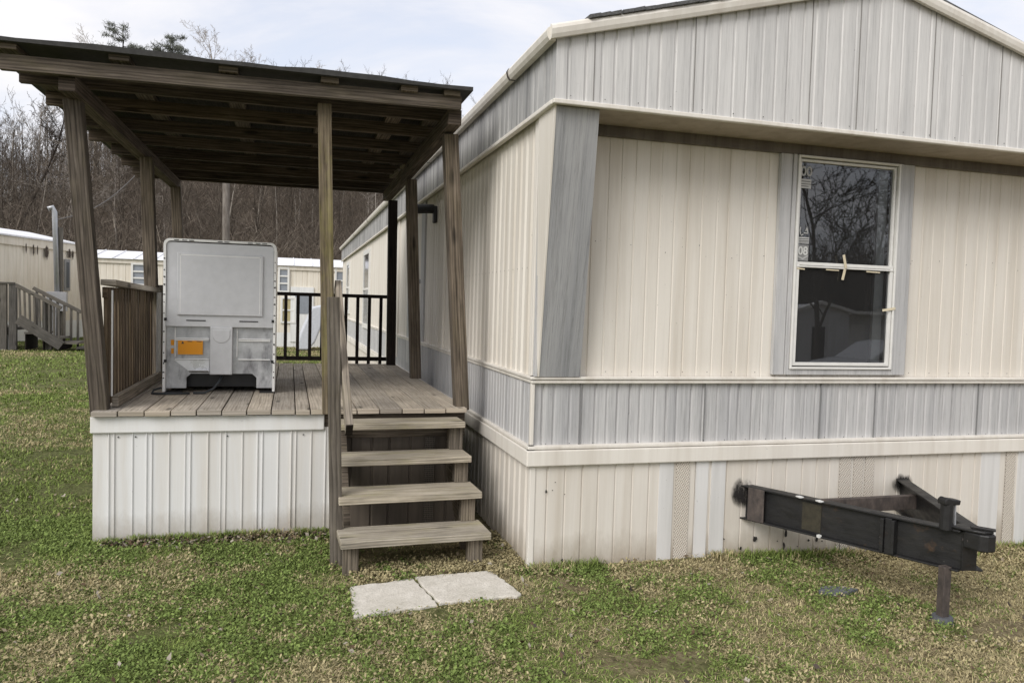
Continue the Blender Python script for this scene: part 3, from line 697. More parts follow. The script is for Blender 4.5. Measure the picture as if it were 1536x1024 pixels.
o=MB();P=[(3.06+math.cos(a)*.14*R_.uniform(.75,1.1),3.68+math.sin(a)*.055*R_.uniform(.7,1.1),.0) for a in np.linspace(0,6.28,15)[:-1]];o.prism([(p[0],p[1],float(gz(p[0],p[1]))-.01) for p in P],(0,0,.035));o=o.build('flat_stone',flat('blue grey slate',(.12,.125,.14),.85,0,.5),None,.004,base=(3.06,3.68,-.03));tag(o,'flat blue-grey stone half buried in dry grass left of the jack leg','stone')
# ------------------------------------------------------------------ porch
porch=thing('porch',(0,5.4,0),'roofed wooden porch deck with leaning posts and white ribbed skirting','porch')
DX0,DX1,DFY,DBY,DZ=-1.175,1.21,5.30,9.2,.825
b=MB();x=DX0+.0;k=0
while x<DX1-.03:
    w=.146 if k!=8 else .09
    z=DZ+R_.uniform(-.003,.003);f0=DFY-.02+R_.uniform(-.006,.006)
    b.hexa([(x,f0,z-.033),(x+w,f0,z-.033),(x+w,f0,z),(x,f0,z),(x,DBY,z-.033),(x+w,DBY,z-.033),(x+w,DBY,z),(x,DBY,z)]);x+=w+.007;k+=1
b.build('deck_floor',W_DECK,porch,.003)
b=MB();b.box(DX0+.02,DX1,DFY+.04,DFY+.08,.62,.79);b.box(DX0+.02,DX1,DBY-.05,DBY-.01,.62,.79);b.box(DX0+.02,DX0+.06,DFY+.081,DBY-.051,.62,.79);b.box(DX1-.04,DX1,DFY+.081,DBY-.051,.62,.79)
for y in np.arange(5.8,9.0,.4): b.box(DX0+.061,DX1-.041,y,y+.04,.65,.79)
b.build('deck_frame',W_POST,porch)
def lboard(p0,p1,w,h,name,m,parent,side=(1,0,0),bev=.004,taper=1.):
    t=MB();t.bar(p0,p1,w,h,side,0,w*taper,h*taper);return t.build(name,m,parent,bev)
PT=2.735
for (p0,p1,m_) in (((-1.145,5.40,.795),(-1.295,5.36,PT),W_POST),((-1.125,7.3,.825),(-1.20,7.3,PT),W_POST),((-1.115,9.1,.825),(-1.205,9.1,PT),W_POST),
    ((1.195,5.40,.80),(1.06,5.38,PT),W_POST),((1.185,7.45,.825),(1.10,7.45,PT),W_POST),((1.15,9.05,.4),(1.13,9.05,PT),W_DARK),((.262,5.262,.80),(.195,5.2,2.822),W_ALG)):
    lboard(p0,p1,.1 if p1[0]!=.195 else .085,.1 if p1[0]!=.195 else .06,'post',m_,porch)
# beams, rafters, fascia, purlins, roof
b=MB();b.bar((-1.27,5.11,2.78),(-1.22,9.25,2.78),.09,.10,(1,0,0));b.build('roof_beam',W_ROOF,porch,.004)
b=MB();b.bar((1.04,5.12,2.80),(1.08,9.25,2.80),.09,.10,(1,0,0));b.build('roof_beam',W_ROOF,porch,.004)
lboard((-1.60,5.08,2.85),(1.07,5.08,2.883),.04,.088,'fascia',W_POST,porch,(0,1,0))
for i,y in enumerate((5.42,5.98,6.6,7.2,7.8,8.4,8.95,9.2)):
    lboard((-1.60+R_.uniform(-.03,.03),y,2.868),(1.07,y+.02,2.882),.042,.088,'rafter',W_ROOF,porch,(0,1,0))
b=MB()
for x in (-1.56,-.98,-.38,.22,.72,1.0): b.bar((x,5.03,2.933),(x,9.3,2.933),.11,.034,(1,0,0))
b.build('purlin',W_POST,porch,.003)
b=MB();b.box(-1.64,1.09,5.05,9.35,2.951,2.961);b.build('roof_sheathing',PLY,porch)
b=MB();N=14
for k in range(N):
    x0=-1.70+k*2.83/N;x1=x0+2.83/N;z=2.963;zz=lambda x:.014+.007*math.sin(x*5)+.004*math.sin(x*17)
    b.hexa([(x0,4.99,z-.014),(x1,4.99,z-.014),(x1,4.99,z+zz(x1)),(x0,4.99,z+zz(x0)),(x0,9.42,z-0.0),(x1,9.42,z-.0),(x1,9.42,z+zz(x1)),(x0,9.42,z+zz(x0))])
b.build('rolled_roofing',ROLL,porch)
b=MB();b.bar((1.10,7.15,2.87),(1.03,7.45,2.84),.03,.09,(0,0,1));b.build('brace_block',W_RAIL,porch,.003);b=MB();b.bar((1.05,7.7,2.86),(1.0,7.95,2.83),.03,.1,(0,0,1));b.build('brace_block',W_RAIL,porch,.003)
b=MB()
x=DX0+.073
for k in range(16):
    for yy in (5.33,6.1,6.9,7.7,8.5):
        for dx in (-.035,.035):
            xx=x+dx+R_.uniform(-.006,.006);y_=yy+R_.uniform(-.012,.012);b.face([(xx-.004,y_-.004,DZ+.0042),(xx+.004,y_-.004,DZ+.0042),(xx+.004,y_+.004,DZ+.0042),(xx-.004,y_+.004,DZ+.0042)])
    x+=.153 if k!=8 else .097
for k in range(40):
    x=-1.5+k*.066
o=b.build('screw_head',flat('rusty screw',(.05,.035,.025),.7),porch);o['kind']='stuff'
# left railing: two bays
def railing(y0,y1,xo):
    r_=MB();r_.bar((xo,y0,1.63),(xo,y1,1.60),.09,.038,(1,0,0));rr=r_.build('railing',W_DECK,porch,.004)
    t=MB();t.bar((xo+.045,y0,.865),(xo+.045,y1,.865),.038,.075,(1,0,0));t.build('bottom_rail',W_RAIL,rr,.004)
    t=MB();t.bar((xo-.02,y0,1.565),(xo-.02,y1,1.55),.03,.07,(1,0,0));t.build('top_rail',W_BAL,rr,.003)
    y=y0+.05
    while y<y1-.04:
        t=MB();w=R_.uniform(.055,.07);t.bar((xo-.01,y,.84),(xo-.014+R_.uniform(-.004,.004),y+R_.uniform(-.006,.006),1.60),.03,w,(1,0,0));t.build('baluster',W_BAL,rr,.003);y+=w+R_.uniform(.028,.042)
    return rr
railing(5.47,7.22,-1.12);railing(7.38,9.03,-1.12)
b=MB();b.box(-1.09,-1.075,7.14,7.3,.83,1.585,ax='z');b.build('white_post_cover',S_WTRIM,porch,.002)
b=MB();b.box(-1.098,-1.088,5.452,5.462,.9,1.58,ax='z');b.build('white_post_cover',S_WTRIM,porch,.002)
# back railing dark
r_=MB();r_.box(-1.06,1.10,9.12,9.18,1.60,1.64);br=r_.build('railing',W_DARK,porch,.003)
t=MB();t.box(-1.06,1.10,9.13,9.17,.865,.91);t.build('bottom_rail',W_DARK,br,.003)
x=-1.0
while x<1.1:
    t=MB();t.box(x,x+.036,9.12,9.15,.83 if x>.5 else .87,1.605,ax='z');t.build('baluster',W_DARK,br,.002);x+=.134
# porch skirting
b=MB();pps=ribs(4,[.085,.02,.092,.07,.02,.09],.011,-.009,33,.04);DSY=5.335
corr(b,(DX0,DSY,0),(1,0,0),(0,-1,0),pps,0,1.48,-.09,.70)
corr(b,(DX0,DSY,0),(0,1,0),(-1,0,0),pps,0,3.86,-.09,.70,fl=True)
b.build('skirting',S_WHITE,porch)
b=MB();corr(b,(.305,5.36,0),(1,0,0),(0,-1,0),ribs(2,[.1,.12],.02,.01,35),0,.9,-.06,.79);b.build('stair_back_skirting',siding('shade darkened skirting',(.12,.098,.078),(.065,.053,.042),.5,.3),porch)  # skirting colour darkened to carry the shade behind the steps
for x0 in (.93,):
    t=MB();t.box(x0,x0+.07,5.345,5.349,-.05,.78,ax='z');t.build('skirt_vent',S_PERFD,porch)
b=MB();b.box(DX0-.012,.235,DSY-.022,DSY+.004,.683,.788);b.build('skirt_board',S_WTRIM,porch,.006)
b=MB();b.box(DX0-.013,DX0+.005,DSY+.005,DBY,.683,.788);b.build('skirt_board',S_WTRIM,porch,.006)
b=MB()
for x,z in ((-1.03,.655),(-.93,.655),(-.38,.65),(.1,.65)):
    b.tube([(x,DSY-.001,z),(x,DSY-.006,z)],.005,6)
b.build('screw_head',flat('screw',(.05,.05,.05),.5),porch)
# ------------------------------------------------------------------ steps
steps=thing('porch_steps',(.75,4.6,0),'four weathered wooden steps with a leaning post and handrail','steps')
TR=[(4.42,.19,.30,1.18),(4.64,.385,.30,1.172),(4.865,.568,.28,1.152),(5.05,.765,.235,1.147)]
for y,z,d_,xr in TR:
    a=R_.uniform(-.003,.003)
    b=MB();yo=-.03
    b.hexa([(.305,y+yo,z-.042),(xr,y,z-.042),(xr,y,z+a),(.305,y+yo,z),(.305,y+d_,z-.042),(xr,y+d_,z-.042),(xr,y+d_,z),(.305,y+d_,z)]) if False else b.bar((.292,y+yo+d_/2,z-.021),(xr,y+d_/2,z-.021),d_,.042,(0,1,0))
    b.build('tread',W_TREAD,steps,.005)
for x in (.36,1.10):
    for i,(y,z,d_,xr) in enumerate(TR):
        b=MB();zb=float(gz(x,y))-.03 if i==0 else TR[i-1][1]+.001
        if x<.5 and i>0: continue
        b.box(x-.045,x+.045,y+.05,y+.12,zb,z-.044,ax='z');b.build('riser_block',W_NEWEL,steps,.003)
    b=MB();b.prism([(x-.02,4.80,-.03),(x-.02,4.72,.1),(x-.02,5.33,.70),(x-.02,5.33,.40)],(.04,0,0));b.build('stringer',W_POST,steps)
lboard((.292,4.67,-.06),(.248,4.74,1.575),.072,.07,'newel_post',W_NEWEL,steps)
b=MB();b.bar((.305,5.30,1.66),(.335,4.44,.825),.042,.09,(1,0,0));hr=b.build('handrail',W_RAIL,steps,.004);b=MB();b.bar((.335,4.4385,.8235),(.3352,4.435,.8202),.040,.088,(1,0,0));b.build('end_grain',W_DARK,hr)

# ------------------------------------------------------------------ paving slabs
def slab(P,name,label):
    q=[]
    for k in range(len(P)):
        a,c=P[k],P[(k+1)%len(P)]
        for j in range(14):
            t_=j/14;q.append((a[0]+(c[0]-a[0])*t_+R_.uniform(-.007,.007),a[1]+(c[1]-a[1])*t_+R_.uniform(-.011,.011)))
    t=MB();z=max(float(gz(x,y)) for x,y in q);t.prism([(x,y,z-.03) for x,y in q][::-1],(0,0,.042))
    cx=sum(p[0] for p in P)/4;cy=sum(p[1] for p in P)/4
    ob=t.build(name,CONC,None,.006,base=(cx,cy,z));tag(ob,label,'paving slab','concrete paving slabs at the foot of the steps')
slab(SLA,'paving_slab','pale concrete slab in the lawn, the squarer one nearer the handrail post')
slab(SLB,'paving_slab','pale concrete slab in the lawn, the longer one nearer the home corner')
# ------------------------------------------------------------------ range seen from behind
SX0,SX1,SY,SZ0=-.905,-.105,6.22,.828
SH=1.155
stove=thing('kitchen_range',((SX0+SX1)/2,SY,SZ0),'old kitchen range turned back to front on the porch, bare metal back','kitchen range')
def SP(u,v,y=0.): return (SX0+u*(SX1-SX0),SY+y,SZ0+v*SH)
def rr_poly(u0,u1,v0,v1,r,y,n=5):
    P=[];W=(SX1-SX0)
    for k in range(n+1):
        a=math.pi/2*k/n;P.append((SX0+u1*W-r+r*math.sin(a) if 0 else SX0+u1*W-r+r*math.cos(a),SY+y,SZ0+v1*SH-r+r*math.sin(a)))
    for k in range(n+1):
        a=math.pi/2+math.pi/2*k/n;P.append((SX0+u0*W+r+r*math.cos(a),SY+y,SZ0+v1*SH-r+r*math.sin(a)))
    P+=[(SX0+u0*W,SY+y,SZ0+v0*SH),(SX0+u1*W,SY+y,SZ0+v0*SH)]
    return P
# side walls + top (shell), open at bottom
b=MB();o_=rr_poly(0,1,.01,1,.045,.0);i_=rr_poly(.022,.978,.01,.985,.035,0)
n=len(o_)-2
for k in range(n+1):
    a=(k) if k<=n-0 else 0
ou=o_[:-2];inn=i_[:-2]
ou=[o_[-1]]+ou+[o_[-2]];inn=[i_[-1]]+inn+[i_[-2]]
for k in range(len(ou)-1):
    b.hexa([ou[k],ou[k+1],inn[k+1],inn[k]]+[(p[0],p[1]+.66,p[2]) for p in (ou[k],ou[k+1],inn[k+1],inn[k])])
b.build('shell',ENAM,stove,smooth=False)
b=MB();q=rr_poly(.024,.976,.435,.978,.02,.012);b.prism([q[i] for i in range(len(q))],(0,.01,0));b.build('upper_back_panel',GALP,stove,.002)
b=MB();b.prism([SP(.12,.51,.008),SP(.88,.51,.008),SP(.88,.91,.008),SP(.12,.91,.008)],(0,-.012,0));b.build('raised_panel',GALP,stove,.004)
b=MB();ringp=((.145,.525),(.855,.895));
for (u0,u1,v0,v1) in ((.145,.15,.525,.9),(.85,.855,.525,.9),(.145,.855,.895,.9)): b.box(*[SP(u0,0)[0],SP(u1,0)[0]],SY-.005,SY+.001,SP(0,v0)[2],SP(0,v1)[2])
b.build('pressed_bead',ENAM,stove)  # white colour on the bead paints in its highlight
SL=[]
for (u0,u1,v) in ((.2,.37,.475),(.67,.84,.475)): b=MB();b.box(SP(u0,0)[0],SP(u1,0)[0],SY+.0085,SY+.0115,SP(0,v)[2]-.004,SP(0,v)[2]+.004);b.build('slot' if 'box' in 'box' else 'screw_hole',BLACK,stove)
for u in (.09,.16,.22,.47,.53,.74,.81,.87): b=MB();b.box(SP(u,0)[0],SP(u+.042,0)[0],SY-.002,SY+.0015,SP(0,.9905)[2]-.003,SP(0,.9905)[2]+.003);b.build('slot' if 'box' in 'box' else 'screw_hole',BLACK,stove)
for v in (.1,.14,.2,.26,.33,.4,.52,.59,.64,.7,.75,.8,.87):
    for u in (.009,.989): b=MB();b.tube([SP(u,v+R_.uniform(-.01,.01),-.002),SP(u,v,.001)],R_.choice((.004,.006)),8);b.build('slot' if 'box' in 'tube' else 'screw_hole',BLACK,stove)
for u in (.022,.975):
    for v in (.21,.48): b=MB();b.box(SP(u,0)[0]-.009,SP(u,0)[0]+.009,SY-.003,SY+.001,SP(0,v)[2]-.011,SP(0,v)[2]+.011);b.build('slot' if 'box' in 'box' else 'screw_hole',BLACK,stove)

# lower: recessed sheet
b=MB();W=.05
P=[SP(.024,.03,W),SP(.20,.03,W),SP(.20,.10,W),SP(.24,.125,W),SP(.79,.125,W),SP(.83,.10,W),SP(.83,.03,W),SP(.976,.03,W),SP(.976,.44,W),SP(.024,.44,W)]
b.prism(P,(0,.008,0));b.build('lower_back_panel',GAL,stove)
b=MB()
for u0,u1 in ((.10,.40),(.66,.955)):
    for v in (.22,.345,.355): b.box(SP(u0,0)[0],SP(u1,0)[0],SY+.036,SY+.05,SP(0,v)[2]-.004,SP(0,v)[2]+.004)
b.box(SP(.095,0)[0],SP(.105,0)[0],SY+.038,SY+.05,SP(0,.235)[2],SP(0,.43)[2]);b.box(SP(.645,0)[0],SP(.655,0)[0],SY+.038,SY+.05,SP(0,.235)[2],SP(0,.43)[2])
b.build('pressed_rib',ENAM,stove,.003)  # white rib colour stands in for highlights on the pressed metal
b=MB();b.prism([SP(.09,.215,.049),SP(.40,.215,.049),SP(.40,.135,.049),SP(.235,.135,.049)],(0,-.004,0));b.prism([SP(.235,.134,.029),SP(.40,.134,.029),SP(.40,.15,-.03),SP(.22,.15,-.03)][::-1],(0,0,.004));b.build('bent_flange',flat('bright zinc',(.75,.76,.78),.3,.4,.2),stove)
b=MB();b.box(SP(.41,0)[0],SP(.61,0)[0],SY+.004,SY+.0485,SP(0,.122)[2],SP(0,.435)[2],ax='z');b.build('duct_cover',GALP,stove,.005)
b=MB();cc=SP(.51,.385,-.001)
P=[(cc[0]+.062*math.cos(a),cc[1],cc[2]+.062*math.sin(a)) for a in np.linspace(math.pi,2*math.pi,16)]+[(cc[0]+.062,cc[1],cc[2]+.035),(cc[0]-.062,cc[1],cc[2]+.035)]
b.prism(P,(0,.006,0));b.build('knockout',GALP,stove,.002)
b=MB();b.box(SP(.125,0)[0],SP(.345,0)[0],SY+.033,SY+.0355,SP(0,.252)[2],SP(0,.342)[2]);b.box(SP(.065,0)[0],SP(.088,0)[0],SY+.047,SY+.0485,SP(0,.255)[2],SP(0,.29)[2]);b.box(SP(.062,0)[0],SP(.09,0)[0],SY+.047,SY+.0485,SP(0,.31)[2],SP(0,.345)[2])
lb=b.build('orange_label',ORANGE,stove)
b=MB();b.prism([SP(.155,.322,.0315),SP(.18,.322,.0315),SP(.168,.338,.0315)],(0,.0008,0));b.box(SP(.21,0)[0],SP(.25,0)[0],SY+.0315,SY+.0325,SP(0,.335)[2],SP(0,.339)[2]);b.box(SP(.29,0)[0],SP(.335,0)[0],SY+.0315,SY+.0325,SP(0,.335)[2],SP(0,.339)[2]);b.build('label_print',INK,lb)
b=MB();b.box(SP(.03,0)[0],SP(.97,0)[0],SY+.16,SY+.60,SP(0,.03)[2],SP(0,.13)[2]);b.box(SP(.03,0)[0],SP(.97,0)[0],SY+.62,SY+.64,SP(0,.02)[2],SP(0,.98)[2]);b.build('dark_drawer',BLACK,stove)
b=MB();b.box(SP(.01,0)[0],SP(.16,0)[0],SY+.01,SY+.1,SZ0-.002,SP(0,.012)[2]);b.build('foot',BLACK,stove);b=MB();b.box(SP(.86,0)[0],SP(.99,0)[0],SY+.01,SY+.1,SZ0-.002,SP(0,.012)[2]);b.build('foot',BLACK,stove)
b=MB();z=DZ+.012
b.tube([SP(.52,.12,.06),SP(.5,.08,.02),(SX0+.36,SY-.03,z+.03),(SX0+.30,SY-.05,z),(SX0+.22,SY-.055,z)],.009,8);b.tube([(SX0+.2,SY-.075,z),(SX0+.02,SY-.10,z),(SX0-.06,SY-.075,z),(SX0-.055,SY-.02,z+.02),(SX0-.01,SY+.02,z+.03)],.008,8)
b.build('power_cord',RUBBER,stove,smooth=True)
# ------------------------------------------------------------------ neighbour home at left
nb=thing('neighbour_home',(-8,28,0),'long beige mobile home with rust stains and a dark wall vent behind the left lawn','mobile home')
A0=Vector((-9.9,24.0,0));A1=Vector((-7.25,31.4,0));ND=(A1-A0).normalized();NN=Vector((ND.y,-ND.x,0));L=(A1-A0).length
b=MB();corr(b,A0,ND,NN,ribs(12,[.14,.15],.03,.01,41),0,L,0.6,3.05);b.build('wall',S_NB,nb)
b=MB();corr(b,A0,ND,NN,ribs(12,[.3],.02,.01,42),0,L,-.05,.62);b.build('skirting',S_NW,nb)
b=MB();p0=A0+NN*.04;b.bar((p0.x,p0.y,3.17),(*(A1+NN*.04).xy,3.17),.06,.26,tuple(NN));b.build('fascia_band',S_NB,nb)
b=MB();b.bar((*(A0+NN*.08).xy,3.33),(*(A1+NN*.08).xy,3.33),.1,.05,tuple(NN));b.build('gutter',S_MROOF,nb)
b=MB();q0=A0+NN*.1;q1=A1+NN*.1;bk=-NN*4.3
b.prism([(q0.x,q0.y,3.34),(q0.x+bk.x/2,q0.y+bk.y/2,3.75),(q0.x+bk.x,q0.y+bk.y,3.34)],q1-q0);b.build('roof',S_MROOF,nb)
b=MB();b.face([tuple(A1+Vector((0,0,0))),tuple(A1+bk),tuple(A1+bk+Vector((0,0,3.3))),tuple(A1+Vector((0,0,3.3)))]);b.face([tuple(A0+bk),tuple(A0),tuple(A0+Vector((0,0,3.3))),tuple(A0+bk+Vector((0,0,3.3)))]);b.build('end_wall',S_NB,nb)
def nbp(s_,z,o=.0): p=A0+ND*s_+NN*o;return (p.x,p.y,z)
def pxs(px): # distance along the neighbour wall for picture column
    d=Rm@np.array([(px-768)/f,0.07,-1.]);M2=np.array([[d[0],-ND.x],[d[1],-ND.y]]);return float(np.linalg.solve(M2,np.array([A0.x,A0.y]))[1])
b=MB();s0,s1=pxs(95),pxs(103);b.prism([nbp(s0,1.65,.03),nbp(s1,1.65,.03),nbp(s1,2.75,.03),nbp(s0,2.75,.03)],NN*.03);w_=b.build('window',flat('dark alu frame',(.25,.25,.25),.5),nb)
b=MB();b.prism([nbp(s0+.07,1.75,.065),nbp(s1-.07,1.75,.065),nbp(s1-.07,2.65,.065),nbp(s0+.07,2.65,.065)],NN*.005);b.build('pane',flat('grey pane',(.12,.13,.14),.1),w_)
RSTN=mat('dark rust streak',None);
def rs(t,bs):
    uv=C(t,'UV');g=t.n('ShaderNodeTexGradient',{'Vector':t.mp(uv,(2,2,1),(-1,-1,0))},gradient_type='SPHERICAL').outputs['Fac']
    t.l(t.ramp(t.math('MULTIPLY',g,t.ramp(t.noise(C(t),9,4,.7),[(.3,.6),(.7,2.)])),[(.2,0.),(.6,1.)]),bs.inputs['Alpha']);return (.04,.025,.015)
RSTN=mat('dark rust streak',rs)
for px,z0,z1,w in ((36,2.75,3.2,.05),(47,2.7,3.2,.06),(53,2.75,3.15,.05),(67,2.6,3.2,.13),(101,2.7,3.2,.1),(106,2.7,3.15,.08)):
    s_=pxs(px);b=MB();b.face([nbp(s_-w,z0,.075),nbp(s_+w,z0,.075),nbp(s_+w,z1,.075),nbp(s_-w,z1,.075)],[(0,0),(1,0),(1,1),(0,1)]);b.build('rust_streak',RSTN,nb)
# service mast, meter
def onY(px,py,Y):
    d=Rm@np.array([(px-768)/f,-(py-512)/f,-1.]);t=Y/d[1];return (d[0]*t,Y,H+d[2]*t)
b=MB();p=onY(86,440,27);q=onY(82,318,27);h=onY(80,311,27)
mast=thing('service_mast',(p[0],27,0),'grey electrical service mast with meter box against the beige home','service mast')
b.tube([(p[0],27,1.4),(q[0],27,q[2]),(h[0]-.02,26.97,h[2]),(h[0]-.12,26.93,h[2]-.06)],.075,10);b.build('conduit',GALV,mast,smooth=True)
b=MB();b.box(p[0]-.28,p[0]+.28,26.9,27.05,1.0,1.6);b.box(p[0]-.3,p[0]+.05,26.93,27.05,.2,1.0);b.build('meter_box',flat('grey meter box',(.33,.33,.34),.5),mast,.01)
b=MB();b.box(p[0]-.0,p[0]+.13,27.02,27.12,0,3.6,ax='z');b.build('backing_post',W_GREY,mast)
# wire
b=MB();a_=Vector((q[0],27,q[2]-.25));e=Vector(onY(204,262,34));pts=[a_.lerp(e,k/14)-Vector((0,0,.35*math.sin(math.pi*k/14))) for k in range(15)];e2=Vector((-2.7,35,10.9));pts+=[e.lerp(e2,k/8) for k in range(1,9)]
b.tube(pts,.013,5);o=b.build('service_wire',flat('wire',(.12,.115,.11),.6),None,base=tuple(a_));tag(o,'thin sagging wire running from the service mast up toward the hillside','wire')
# neighbour deck with stairs
nd=thing('neighbour_deck',(-6.9,24,0),'grey wooden deck with railing and stairs in front of the beige home at left','deck')
GZ=.02
def dX(px): return onY(px,480,24)[0]
b=MB();b.box(-12,dX(27),23.9,25.6,.52,.60);b.build('deck_floor',W_GREY,nd)
b=MB();b.box(-12,dX(27),23.88,23.9,.40,.53);b.build('deck_rim',W_GREY,nd)
b=MB();corr(b,(-12,23.95,0),(1,0,0),(0,-1,0),ribs(8,[.3],.03,.01,44),0,dX(27)+12,-.05,.5);b.build('skirting',S_NW,nd)
for px in (-30,8,23,75):
    x=dX(px);zt=1.78 if px<50 else 1.3;b=MB();b.box(x-.09,x+.09,23.78,23.88,0,zt,ax='z');b.build('post',W_GREY,nd)
b=MB();b.bar((-12,23.83,1.79),(dX(25),23.83,1.79),.15,.05,(0,1,0));b.build('railing',W_GREY,nd);rl=bpy.context.scene.objects[-1] if False else None
rl=[o for o in nd.children if o.name.startswith('railing')][0]
x=-10.5
while x<dX(25):
    b=MB();b.box(x,x+.045,23.86,23.89,.62,1.76,ax='z');b.build('baluster',W_GREY,rl);x+=.155
b=MB();r0=onY(25,428,23.6);r1=onY(92,462,23.6);b.bar(r0,r1,.1,.09,(0,1,0));sr=b.build('stair_rail',W_GREY,nd)
b=MB();r2=onY(50,432,24.6);r3=onY(122,468,24.6);b.bar(r2,r3,.1,.09,(0,1,0));b.build('stair_rail',W_GREY,nd)
b=MB();c0=onY(27,478,23.6);c1=onY(92,506,23.6);b.bar(c0,(c1[0],c1[1],.12),.05,.26,(0,1,0));b.build('stringer',W_GREY,nd)
for k in range(9):
    t_=(k+.5)/9;a_=Vector(r0).lerp(Vector(r1),t_);c_=Vector(c0).lerp(Vector((c1[0],c1[1],.12)),t_);b=MB();b.bar(tuple(c_),tuple(a_),.045,.045,(1,0,0));b.build('baluster',W_GREY,sr)
for k in range(7):
    t_=(k+.5)/7;a_=Vector(r2).lerp(Vector(r3),t_);b=MB();b.box(a_.x-.03,a_.x+.03,24.58,24.62,max(.02,a_.z-1.15),a_.z,ax='z');b.build('baluster',W_GREY,sr)
for k in range(4):
    x=dX(27)+.25+k*.42;z=.48-k*.13;b=MB();b.box(x,x+.45,23.65,24.7,z-.05,z);b.build('tread',W_GREY,nd)
    b=MB();b.box(x+.02,x+.04,23.65,24.7,.0,z-.051,ax='y');b.build('riser',W_DARK,nd)
# ------------------------------------------------------------------ rear home across the back
rh=thing('rear_home',(-2,27,0),'beige mobile home with white metal roof running across behind the porch','mobile home')
ry=27.
b=MB();corr(b,(-6.1,ry,0),(1,0,0),(0,-1,0),ribs(22,[.14,.16],.03,.012,51),0,17,0.45,2.62);b.box(-6.1,10.9,ry+4,ry+4.05,0,2.7,ax='x');b.box(-6.15,-6.1,ry,ry+4,0,2.7,ax='y');b.build('wall',S_NB,rh)
b=MB();corr(b,(-6.1,ry-.01,0),(1,0,0),(0,-1,0),ribs(22,[.3],.03,.012,52),0,17,-.05,.46);b.build('skirting',S_NW,rh)
b=MB();b.box(-6.2,11.0,ry-.05,ry+.02,2.56,2.70);b.build('fascia_band',S_NB,rh)
b=MB();b.prism([(-6.25,ry-.12,2.70),(-6.25,ry+2,3.06),(-6.25,ry+4.2,2.70)],(17.3,0,0));b.build('roof',S_MROOF,rh)
b=MB()
for x in np.arange(-6,11,.61): b.bar((x,ry-.13,2.715),(x+.0,ry+2,3.075),.03,.02,(1,0,0))
b.build('roof_seam',S_MROOF,rh)
def rwin(px0,px1,py0,py1,slats,pm):
    a=onY(px0,py0,ry);c=onY(px1,py1,ry);b=MB();x0,x1,z0,z1=a[0],c[0],c[2],a[2]
    b.box(x0-.06,x0,ry-.06,ry,z0-.06,z1+.06,ax='z');b.box(x1,x1+.06,ry-.06,ry,z0-.06,z1+.06,ax='z');b.box(x0,x1,ry-.06,ry,z1,z1+.06);b.box(x0,x1,ry-.06,ry,z0-.06,z0)
    for k in range(slats): z=z0+(z1-z0)*(k+1)/(slats+1);b.box(x0,x1,ry-.05,ry-.01,z-.025,z+.025)
    w=b.build('window',WFRAME,rh);b=MB();b.box(x0,x1,ry-.02,ry-.013,z0,z1,ax='z');b.build('pane',pm,w)
GP=flat('grey blue pane',(.25,.27,.3),.12)
rwin(200,218,397,437,3,GP);rwin(420,431,403,436,2,GP);rwin(424,441,448,482,1,flat('yellowish blind',(.42,.36,.2),.7));rwin(505,514,402,440,1,GP)
a=onY(452,448,ry);b=MB();b.box(a[0]-.35,a[0]+.4,ry-.04,ry-.0,.15,2.0,ax='z');dd_=b.build('door',S_NW,rh);b=MB();b.box(a[0]-.2,a[0]+.25,ry-.05,ry-.041,1.1,1.8);b.build('door_light',GP,dd_)
pile=thing('tarp_heap',(.6,25,0),'grey-white tarp draped in a slope beside the rear home, seen through the dark railing','tarp')
b=MB();a=onY(478,470,25);c=onY(448,520,25);
P=[(c[0]-.1,25,0),(c[0]+.05,25,.55),(a[0]-.2,25,1.35),(a[0]+.25,25,1.45),(a[0]+.15,25,.9),(c[0]+.5,25,.25),(c[0]+.3,25,0)]
b.prism(P,(0,1.2,0));b.build('tarp',flat('pale tarp',(.55,.57,.62),.6,0,.2),pile,.05)
# ------------------------------------------------------------------ utility pole
up=thing('utility_pole',(-2.65,35,0),'tall brown wooden utility pole rising behind the porch roof','utility pole')
b=MB();b.tube([(-2.62,35,-.2),(-2.66,35,5),(-2.71,35,11.3)],[.165,.15,.13],12);b.build('pole',POLE,up,smooth=True)
b=MB();b.tube([(-2.71,35,11.3),(-2.71,35,11.42)],[.16,.13],12);b.build('pole_cap',GALV,up)
